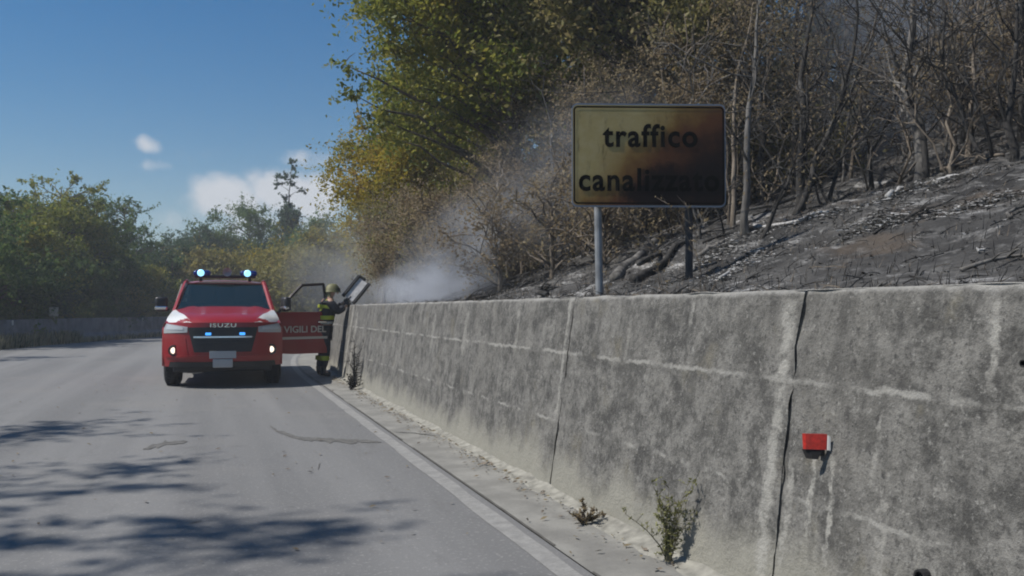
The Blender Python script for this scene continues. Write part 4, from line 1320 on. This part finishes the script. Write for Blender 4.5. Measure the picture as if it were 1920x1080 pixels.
for i in range(34):
    s, w = rr.uniform(3.2, 13.5), rr.uniform(7.6, 13)
    p = hp(s, w); hgt = rr.uniform(2.5, 5.5); ln = Vector((rr.gauss(.1, .35), rr.gauss(0, .35), 0))
    bare("burnt_tree", "thin charred trunk farther up the burnt slope", "tree", [p, p + ln * .3 + Vector((0, 0, hgt * .35)), p + ln + Vector((rr.gauss(0, .15), 0, hgt * .7)), p + ln * 1.3 + Vector((rr.gauss(0, .2), 0, hgt))],
         rr.uniform(.022, .06), 8, M[rr.choice(['char', 'char', 'char', 'drybark', 'ashbark'])], 500 + i, GT, blen=1.0, leafmat=M['leaf_brown'], nleaf=rr.choice([0, 400, 1200]), leaf=.038, lo=.25, twig_n=3)
GU = "charred brushwood stems on the burnt slope"
for i in range(130):
    s, w = rr.uniform(3.0, 14), rr.uniform(5.0, 10.5)
    if w < 6.4 and s < 8: w += 1.8
    p = hp(s, w); hgt = rr.uniform(.6, 2.6)
    bare("brushwood", "charred leafless brushwood stem on the burnt slope", "burnt bush", [p, p + Vector((rr.gauss(0, .2), rr.gauss(0, .2), hgt * .5)), p + Vector((rr.gauss(0, .4), rr.gauss(0, .4), hgt))],
         rr.uniform(.010, .022), 8, M[rr.choice(['char', 'char', 'ashbark', 'drybark'])], 600 + i, GU, blen=.8, lo=.05, tip=.004, twig_n=2)
# fallen logs and ash
def log(label, uv0, uv1, r0, mt, seed, lift=.04):
    a, b = ground_point(*uv0), ground_point(*uv1); r = random.Random(seed)
    n = 9; pts = []
    for i in range(n + 1):
        p = a.lerp(b, i / n); z = hill_at(p.x, p.y) + r0 * .35 + lift * .5 * r.uniform(0, 1)
        pts.append(Vector((p.x + r.gauss(0, .015), p.y + r.gauss(0, .015), max(z, p.z * .5 + z * .5))))
    base = pts[0].copy(); g = MB(); g.tube([p - base for p in pts], [r0 * (1 - .6 * i / n) * r.uniform(.93, 1.07) for i in range(n + 1)], 8)
    o = g.build("fallen_log", M[mt], smooth=True); o.location = base
    return tag(o, label, "log")
log("grey fallen log slanting up behind the sign's posts", (1150, 528), (1285, 425), .07, 'ashbark', 1)
log("charred fallen log just below the grey one", (1185, 532), (1290, 455), .05, 'char', 2)
log("white ash covered branch slanting up the lower slope", (1352, 524), (1425, 468), .014, 'ash', 3)
log("white ash covered log at the foot of the leaning black tree", (1412, 428), (1555, 402), .022, 'ash', 4)
log("white ash covered log below the crooked trunk", (1660, 375), (1720, 345), .024, 'ash', 5)
log("short white ash covered log above the crooked trunk's foot", (1745, 346), (1800, 332), .020, 'ash', 6)
log("dark fallen branch across the upper slope", (1760, 322), (1885, 296), .035, 'drybark', 7)
log("small pale stick alone on the bare black slope", (1832, 478), (1850, 470), .007, 'ash', 8)
log("pale log on the slope directly beside the dark post", (1308, 485), (1360, 455), .03, 'ashbark', 9)

GF = "charred fallen branches on the burnt slope"
protos = []
for k in range(5):
    r = random.Random(60 + k); g = MB(); n = 7
    pts = [Vector((i / n - .5, .06 * math.sin(i * 1.1 + k) + r.gauss(0, .015), .02 * math.sin(i * .9))) for i in range(n + 1)]
    g.tube(pts, [.022 * (1 - .75 * i / n) + .004 for i in range(n + 1)], 6)
    for _ in range(5):
        i = r.randint(2, n - 1); d = Vector((r.uniform(.1, .3), r.choice([-1, 1]) * r.uniform(.1, .25), r.uniform(.0, .14)))
        g.tube([pts[i], pts[i] + d * .5 + Vector((0, 0, .02)), pts[i] + d], [.010, .007, .003], 4)
    protos.append([g.mesh("fallen_branch", M[m_], smooth=True) for m_ in ('char', 'ashbark')])
rr = random.Random(4)
for i in range(60):
    s, w = rr.uniform(2.6, 12.5), rr.uniform(2.95, 8.0)
    p = hp(s, w); o = bpy.data.objects.new("fallen_branch", protos[i % 5][0 if rr.random() < .6 else 1]); COL.objects.link(o)
    q = p + Vector((.5, 0, 0)); tilt = math.atan2(hill_at(q.x, q.y) - p.z, .5); a = rr.gauss(.5, .8)
    o.location = p + Vector((0, 0, .03)); o.rotation_euler = (0, -tilt * math.cos(a), a); k = rr.uniform(.35, 1.3) * (.42 if s < 6 else 1); o.scale = (k, k, k)
    tag(o, "charred fallen branch lying on the burnt slope", "branch", GF)

def strew(name, label, n, seed, wlo, whi, slo, shi, size, mats, stick=True):
    r = random.Random(seed); g = MB()
    for i in range(n):
        s = r.uniform(slo, shi); w = wlo + (whi - wlo) * r.random() ** 1.3
        p = hp(s, w); L = size * r.uniform(.4, 1.6); a = r.uniform(0, 6.28)
        d = Vector((math.cos(a), math.sin(a), 0)); q = p + d * L
        q.z = hill_at(q.x, q.y); p.z += .008; q.z += .012 + r.random() ** 3 * L * .6
        if stick:
            g.tube([p, p.lerp(q, .5) + Vector((0, 0, L * .06)), q], [L * .02 + .001, L * .02 + .001, .001], 3, cap=False, mi=r.randrange(len(mats)))
        else:
            u = Vector((-d.y, d.x, r.uniform(-.2, .5))) * L * .6
            g.add([p - d * L * .5, p + u * .5, p + d * L * .5 + Vector((0, 0, L * .2)), p - u * .5], [(0, 1, 2), (0, 2, 3)], mi=r.randrange(len(mats)))
    o = g.build(name, mats, recalc=False); tag(o, label, kind='stuff'); return o
strew("charred_twigs", "charred twigs and stubble strewn over the burnt slope", 2200, 1, 2.75, 11, 2.2, 15, .09, [M['char'], M['char'], M['ashbark'], M['drybark']])
strew("ash_flakes", "pale ash flakes strewn over the burnt slope", 3500, 2, 2.8, 9.5, 2.2, 15, .03, [M['ash'], M['ashbark'], M['char'], M['char']], False)
g = MB(); r = random.Random(9)
lines = [((1660, 375), (1720, 345)), ((1745, 346), (1800, 332)), ((1412, 428), (1555, 402)), ((1308, 500), (1370, 455)), ((1352, 524), (1425, 468)), ((1230, 500), (1300, 440)), ((1560, 400), (1660, 372)), ((1600, 440), (1700, 410)), ((1780, 400), (1900, 370))]
lines = [(ground_point(*a), ground_point(*b)) for a, b in lines]
for i in range(14000):
    a, b = lines[r.randrange(len(lines))] if i % 9 else lines[0]
    p = a.lerp(b, r.random()); sg = .03 + .22 * r.random() ** 2
    p = Vector((p.x + r.gauss(0, sg), p.y + r.gauss(0, sg), 0)); p.z = hill_at(p.x, p.y) + r.uniform(.004, .02); L = r.uniform(.008, .03)
    d = Vector((r.uniform(-1, 1), r.uniform(-1, 1), r.uniform(-.2, .2))) * L; u = Vector((r.uniform(-1, 1), r.uniform(-1, 1), r.uniform(-.2, .3))) * L
    g.add([p - d, p + u, p + d, p - u], [(0, 1, 2, 3)], mi=r.randrange(3))
o = g.build("ash_drifts", [M['ash'], M['ash'], M['ashbark']], recalc=False); tag(o, "white ash drifts lying in streaks on the burnt slope", kind='stuff')
g = MB(); r = random.Random(10)
for i in range(11000):
    p = hp(r.uniform(2.2, 15), 2.7 + 7 * r.random() ** 1.2); h = r.uniform(.02, .10); a = r.uniform(0, 6.28)
    d = Vector((math.cos(a), math.sin(a), 0)) * h * .5; t = Vector((-math.sin(a), math.cos(a), 0)) * .003
    g.add([p - t, p + t, p + d + Vector((0, 0, h))], [(0, 1, 2)], mi=r.randrange(3))
o = g.build("burnt_stubble", [M['char'], M['ashbark'], M['drybark']], recalc=False); tag(o, "short burnt stubble standing on the charred slope", kind='stuff')
strew("dry_grass", "scorched dry grass along the top of the wall", 1500, 3, 2.72, 3.15, 2.2, 16, .11, [M['drybark'], M['char'], M['drybark']])

g = MB(); r = random.Random(31)
for i in range(900):
    y = r.uniform(2, 16); x = 2.12 - abs(r.gauss(0, .10)) if i % 4 else r.uniform(-2.5, 2.0)
    L = r.uniform(.008, .028); a = r.uniform(0, 6.28); d = Vector((math.cos(a), math.sin(a), r.uniform(-.1, .3))) * L; u = Vector((-math.sin(a), math.cos(a), r.uniform(.1, .6))) * L * .5
    p = Vector((x, y, .022 if x > 1.7 else .012))
    g.add([p - d, p + u, p + d, p - u * .6], [(0, 1, 2, 3)], mi=r.randrange(2))
o = g.build("leaf_litter", [M['leaf_brown'], M['drybark']], recalc=False); tag(o, "small dry leaves blown along the gutter strip and road", kind='stuff')
# ---------------------------------------------------------------- weeds
def weed(name, label, cat, base, h, n, mats, seed, spread=.5, nleaf=0, leaf=.03, leafm=None, r0=.004, droop=0.0):
    r = random.Random(seed); e = empty(name, tuple(base)); tag(e, label, cat)
    g = MB(); P = []
    for i in range(n):
        a = r.uniform(0, 6.28); sp = abs(r.gauss(0, spread)) * h; hh = h * r.uniform(.55, 1.0)
        end = Vector((math.cos(a) * sp, math.sin(a) * sp * .6, hh - droop * sp)); b = bez((r.gauss(0, .012), r.gauss(0, .012), 0), end, Vector((-math.cos(a), -math.sin(a), 0)) * sp * .3, 6, h * .012, r)
        g.tube(b, [r0 * (1 - .12 * k) for k in range(7)], 4, cap=False)
        for k in range(1, 7):
            for _ in range(2):
                d = Vector((r.gauss(0, 1), r.gauss(0, 1), r.gauss(.8, .5))).normalized() * h * .12
                g.tube([b[k], b[k] + d], [r0 * .5, r0 * .3], 3, cap=False); P += [b[k] + d * r.uniform(.2, 1.1) for _ in range(3)]
    g.build("stem", mats, e)
    if nleaf:
        T = np.array([tuple(p) for p in P]); leafcloud("leaves", T[rng.integers(0, len(T), nleaf)] + rng.normal(size=(nleaf, 3)) * h * .015, leaf, leafm, e, aspect=.35, up=.2)
    return e
M['leaf_weed'] = leaf_mat("dusty_weed_leaves", [(.16, .17, .06), (.24, .24, .09), (.32, .30, .14)])
M['weed_stem'] = plain("weed_stem", (.14, .125, .07), .8)
M['dead_stem'] = plain("dead_stem", (.07, .055, .04), .9, var=.4, vscale=20)
weed("weed", "leafy green weed growing at the foot of the wall", "weed", (2.11, 3.72, .02), .40, 16, M['weed_stem'], 1, .30, 800, .022, M['leaf_weed'])
weed("weed", "low yellowish weed tuft under the dark wall joint", "weed", (2.06, 2.62, .02), .13, 16, M['weed_stem'], 2, .7, 700, .03, M['leaf_weed'], .003)
weed("weed", "low brown dead weed beside the yellowish tuft", "weed", (2.02, 2.80, .02), .09, 14, M['dead_stem'], 3, .8, 120, .02, M['leaf_brown'], .003)
weed("weed", "dry brown branch lying on the gutter strip", "dead branch", (2.03, 4.55, .015), .17, 9, M['dead_stem'], 4, 1.1, 260, .035, M['leaf_brown'], .006, .62)
weed("burnt_weed", "charred weed stalks against the wall near the fire truck", "burnt weed", tuple(path(13.6, 2.12, .01)), .75, 9, M['char'], 5, .12, 0, .03, None, .010)
weed("burnt_weed", "low charred tuft at the wall foot in the truck's shadow", "burnt weed", tuple(path(13.3, 2.02, .01)), .22, 16, M['char'], 6, .7, 260, .05, M['char'], .008)
for (u, v, h, sd, lab) in ((1243, 500, .78, 11, "dry stalk standing in front of the sign's lower edge"), (1322, 505, .95, 12, "tall thin dry stalk before the sign's scorched corner"), (1140, 528, .25, 13, "short dry stalk beside the zinc post")):
    d = cam_ray(u, v); t = 3.05 / d.x; p = Vector((0, 0, EYE)) + d * t; s_, w_ = unpath(p.x, p.y); p.z = hill(s_, w_)
    weed("dry_stalk", lab, "dry stalk", tuple(p), h, 2, M['drybark'], sd, .16, 40, .03, M['leaf_brown'], .0035)

# ---------------------------------------------------------------- trees across the road
def behind(u, extra):
    """distance of a tree standing `extra` metres behind the barrier in the direction of photo column u"""
    D = 20.0
    while True:
        p = at(u, D)
        if unpath(p.x, p.y)[1] < -8.5 or D > 60: return D + extra
        D += .25
def tall(v, u, D):
    """height of something whose top shows at photo row v"""
    return EYE + (580 - v) / F_PX * D * math.cos(math.atan((u - 960) / F_PX)) + .03
left = [  # photo column, metres behind the barrier, photo row of the top, crown half width, leaf material, label
    (-110, 4, 330, 3.0, 'leaf_dkgreen', "dark green tree at the picture's edge behind the barrier"),
    (22, 4, 342, 2.3, 'leaf_green', "round olive green tree behind the barrier's near end"),
    (112, 5, 298, 2.1, 'leaf_green', "tallest olive green tree behind the barrier"),
    (180, 5, 345, 1.9, 'leaf_dkgreen', "dark green tree right behind the small white post"),
    (60, 9, 345, 2.9, 'leaf_blue', "deep green tree farther back in the roadside row"),
    (232, 7, 345, 1.7, 'leaf_dkgreen', "loose topped tree with thin branches against the sky"),
    (305, 7, 428, 2.0, 'leaf_blue', "deep green tree beside the fire truck's dark mirror"),
    (-20, 2, 470, 2.0, 'leaf_dkgreen', "low dark bush behind the barrier's near end"),
    (62, 2, 480, 1.8, 'leaf_blue', "low deep green bush left of the small white post"),
    (150, 2, 470, 1.7, 'leaf_dkgreen', "low bush with pale stems right of the small white post"),
    (262, 2.5, 480, 1.7, 'leaf_green', "olive bush behind the barrier near the truck"),
    (322, 3, 470, 1.6, 'leaf_dkgreen', "narrow bush behind the truck's mirror"),
]
for i, (u, ex, vt, rw, mt, lab) in enumerate(left):
    low = vt > 440; D = behind(u, ex + (rw * .75 if low else 1.0)); h = tall(vt, u, D) * (.97 if low else .93)
    p = at(u, D); low = h < 5
    tree("bush" if low else "tree", lab, "bush" if low else "tree", (p.x, p.y, -.03), h, (0, 0, h * (.50 if low else .54)), (rw, rw, h * (.46 if low else .44)), 110 if not low else 40, .50 if i != 5 else .34, 24000 if i != 5 else 8000,
         .13, M[mt], M['bark'], .14, 700 + i, shell=.42 if i != 5 else .3, ends=[] if low else [((p.x + rw * random.Random(i * 9 + q).uniform(-.8, .8), p.y + random.Random(i * 5 + q).uniform(-1, 1), h * random.Random(i * 7 + q).uniform(.86, .96)), .34) for q in range(7)])
p = at(214, behind(214, 1.4))
tree("bush", "near black rounded bush behind the barrier", "bush", (p.x, p.y, -.03), 2.3, (0, 0, 1.2), (.95, .95, 1.1), 30, .4, 6000, .09, M['leaf_blue'], M['char'], .05, 731)
GL = "background trees of the wood across the road"
k = 0
for u, D, h in ((-300, 44, 8), (-180, 50, 8), (-60, 56, 9), (40, 62, 9), (130, 60, 9), (200, 66, 8.5), (270, 68, 7.6), (-420, 36, 8), (330, 76, 8.0), (400, 80, 8), (470, 82, 8.5), (540, 80, 8), (610, 76, 8), (680, 72, 7)):
    p = at(u, D); tree("tree", "dark tree in the wood across the road", "tree", (p.x, p.y, -.03), h, (0, 0, h * .5), (3.4, 3.4, h * .46), 46, .9, 7000, .2, M['leaf_blue'], M['bark'], .15, 760 + k, GL); k += 1
far = [
    (372, 62, 408, 1.8, 'leaf_blue', "dark pointed tree left of the far round tree"),
    (468, 66, 368, 2.7, 'leaf_dkgreen', "far round dark tree with open crown against the cloud"),
    (415, 64, 420, 2.0, 'leaf_dkgreen', "far tree with thin grey crown above the truck"),
    (522, 68, 408, 2.2, 'leaf_blue', "far dark tree beside the slender tall one"),
    (580, 60, 395, 1.6, 'leaf_dkgreen', "far green tree against the yellow tree's edge"),
    (350, 52, 478, 2.0, 'leaf_haze', "yellow green bush just left above the truck roof"),
    (420, 50, 462, 2.1, 'leaf_haze', "yellow green bush behind the light bar's middle"),
    (485, 51, 465, 2.1, 'leaf_yellow', "mustard coloured bush right above the blue beacon"),
    (550, 46, 452, 1.9, 'leaf_haze', "pale olive bush above the open truck door"),
    (600, 42, 440, 1.7, 'leaf_haze', "pale olive bush above the firefighter"),
    (640, 44, 428, 1.9, 'leaf_olive', "dull olive bush fading behind the smoke"),
]
for i, (u, D, vt, rw, mt, lab) in enumerate(far):
    h = tall(vt, u, D); p = at(u, D); low = vt > 425
    tree("bush" if low else "tree", lab, "bush" if low else "tree", (p.x, p.y, -.03), h, (0, 0, h * .52), (rw, rw, h * .45), 74, .78, 24000, .18, M[mt], M['bark'], .13, 800 + i, shell=.48)
p = at(545, 66)
e = tree("tree", "slender tall tree with ragged tufts rising against the white cloud", "tree", (p.x, p.y, -.03), 12.6, (0, 0, 7.2), (.85, .85, 5.2), 54, .42, 9500, .19, M['leaf_blue'], M['bark'], .16, 830, shell=.9, ends=[((p.x + dx, p.y, z), .36) for dx, z in ((0, 12.4), (.1, 11.9), (-.9, 11.2), (-1.0, 10.6), (.2, 11.2), (-.5, 9.6), (.9, 10.2), (0, 10.6))])
# trees outside the picture on the sunny side: their shadows streak the road
GO = "roadside trees beyond the picture's edge shading the road"
for i, (x, y, h, rw) in enumerate(((-9.1, 5.9, 13.0, 2.3), (-9.6, 8.9, 11.6, 1.4), (-9.0, 3.0, 13.2, 2.8), (-9.9, 11.6, 11.0, 1.3), (-9.4, -.4, 12.6, 2.8), (-12.0, 17.6, 10.4, 1.4), (-12.5, 25.6, 11, 1.8))):
    tree("tree", "roadside tree standing beyond the picture's edge", "tree", (x, y, -.03), h, (0, 0, h * .66), (rw, rw, h * .33), 34, .55, 5200, .14, M['leaf_dkgreen'], M['bark'], .15, 850 + i, GO, shell=.45)

# grass strip before the barrier, small white post
def grass(name, label, n, seed, fn, hgt, mats):
    r = random.Random(seed); g = MB()
    for i in range(n):
        p = fn(r); h = hgt * r.uniform(.4, 1.3); a = r.uniform(0, 6.28); d = Vector((math.cos(a), math.sin(a), 0)) * h * r.uniform(.1, .6); t = Vector((-math.sin(a), math.cos(a), 0)) * h * .09
        g.add([p - t, p + t, p + d + Vector((0, 0, h))], [(0, 1, 2)], mi=r.randrange(len(mats)))
    return tag(g.build(name, mats, recalc=False), label, kind='stuff')
M['straw'] = plain("straw", (.32, .285, .17), .9, var=.3, vscale=3)
M['grass_g'] = plain("grass_blade", (.075, .09, .03), .8, var=.3, vscale=3)
grass("grass", "tall straw coloured grass on the verge before the barrier", 5000, 15, lambda r: path(r.uniform(20, 34), -7.8 - abs(r.gauss(0, .35)), -.02), .42, [M['straw'], M['straw'], M['grass_g']])
grass("grass", "straw coloured grass strip at the foot of the barrier", 9000, 5, lambda r: path(r.uniform(18, 60), -7.75 - abs(r.gauss(0, .5)), -.02), .22, [M['straw'], M['straw'], M['grass_g']])
grass("grass", "rough grass behind the barrier", 6000, 6, lambda r: path(r.uniform(18, 75), -9.7 - abs(r.gauss(0, 2.0)), -.03), .5, [M['grass_g'], M['straw'], M['grass_g']])
p = at(101, behind(101, .6))
mp = empty("marker_post", (p.x, p.y, 0)); tag(mp, "small white marker plate standing up behind the barrier", "marker")
g = MB(); g.tube([(0, 0, -.03), (0, 0, 1.0)], .03, 8); g.build("post", M['post'], mp)
g = MB(); g.box((0, 0, 1.16), (.30, .03, .34), bev=.01); g.build("plate", M['white_pl'], mp)

# ---------------------------------------------------------------- smoke
def smoke_mat(name, dens, scale, lo, hi, col=(.78, .80, .84), fall=1.0, stretch=(1, 1, 1)):
    m = bpy.data.materials.new(name); m.use_nodes = True; nt = m.node_tree; N, L = nt.nodes, nt.links
    N.remove(N['Principled BSDF'])
    v = N.new('ShaderNodeVolumePrincipled'); v.inputs['Color'].default_value = (*col, 1); v.inputs['Anisotropy'].default_value = .15
    tc = N.new('ShaderNodeTexCoord')
    ln = N.new('ShaderNodeVectorMath'); ln.operation = 'LENGTH'; L.new(tc.outputs['Object'], ln.inputs[0])
    f = N.new('ShaderNodeMapRange'); f.interpolation_type = 'SMOOTHSTEP'
    f.inputs['From Min'].default_value = 1.0; f.inputs['From Max'].default_value = 1.0 - fall; L.new(ln.outputs['Value'], f.inputs['Value'])
    mp_ = N.new('ShaderNodeMapping'); mp_.inputs['Scale'].default_value = stretch; L.new(tc.outputs['Object'], mp_.inputs['Vector'])
    nz = N.new('ShaderNodeTexNoise'); nz.inputs['Scale'].default_value = scale; nz.inputs['Detail'].default_value = 4; nz.inputs['Roughness'].default_value = .6; nz.inputs['Distortion'].default_value = .6
    L.new(mp_.outputs[0], nz.inputs['Vector'])
    r_ = N.new('ShaderNodeMapRange'); r_.interpolation_type = 'SMOOTHSTEP'; r_.inputs['From Min'].default_value = lo; r_.inputs['From Max'].default_value = hi; L.new(nz.outputs['Fac'], r_.inputs['Value'])
    a = N.new('ShaderNodeMath'); a.operation = 'MULTIPLY'; L.new(f.outputs[0], a.inputs[0]); L.new(r_.outputs[0], a.inputs[1])
    b_ = N.new('ShaderNodeMath'); b_.operation = 'MULTIPLY'; L.new(a.outputs[0], b_.inputs[0]); b_.inputs[1].default_value = dens
    L.new(b_.outputs[0], v.inputs['Density']); L.new(v.outputs[0], N['Material Output'].inputs['Volume'])
    return m
def puff(label, c, size, rot, mat):
    bm = bmesh.new(); bmesh.ops.create_icosphere(bm, subdivisions=3, radius=1.0)
    me = bpy.data.meshes.new("smoke"); bm.to_mesh(me); bm.free(); me.materials.append(mat)
    o = bpy.data.objects.new("smoke", me); COL.objects.link(o)
    o.location = c; o.scale = size; o.rotation_euler = rot
    return tag(o, label, kind='stuff')
puff("thin veil of smoke drifting up over the bank", tuple(path(10.8, 4.6, 3.1)), (2.2, 1.6, 1.3), (0, R(-35), 0), smoke_mat("smoke_veil", .45, 1.5, .32, .74, (.72, .77, .86), .95))
puff("wisp of white smoke drifting up from the wall top", tuple(path(12.0, 3.45, 2.15)), (1.6, 1.1, .85), (0, R(-40), 0), smoke_mat("smoke_wisp", 3.0, 1.25, .33, .80, (.74, .79, .88), fall=1.0))
puff("low band of smoke creeping along the wall top", tuple(path(13.0, 3.2, 1.58)), (.95, 2.9, .55), (0, 0, 0), smoke_mat("smoke_low", 3.0, 1.4, .32, .78, (.76, .80, .88), fall=1.0))
puff("grey smoke haze hanging over the bank behind the fire truck", tuple(path(21, 3.6, 2.2)), (2.8, 6.0, 1.9), (0, 0, 0), smoke_mat("smoke_bank", .20, 1.3, .30, .72, (.70, .72, .76), .8))
puff("thin bluish smoke between the trunks on the upper slope", tuple(path(9, 10.5, 5.6)), (3.6, 6.5, 3.4), (0, 0, 0), smoke_mat("smoke_slope", .26, 1.9, .36, .66, (.66, .73, .86), .75))

# smoky air: even haze box round the scene, added to lift dark tones
g = MB(); g.box((0, 0, 15.5), (880, 880, 33.5))
mh = bpy.data.materials.new("haze_air"); mh.use_nodes = True
N, L = mh.node_tree.nodes, mh.node_tree.links
N.remove(N['Principled BSDF'])
hv = N.new('ShaderNodeVolumePrincipled'); hv.inputs['Color'].default_value = (.86, .90, .96, 1); hv.inputs['Density'].default_value = .0020
L.new(hv.outputs[0], N['Material Output'].inputs['Volume'])
hz = g.build("haze", mh); tag(hz, "thin smoky haze over the road and slope, added to lift dark tones", kind='stuff')
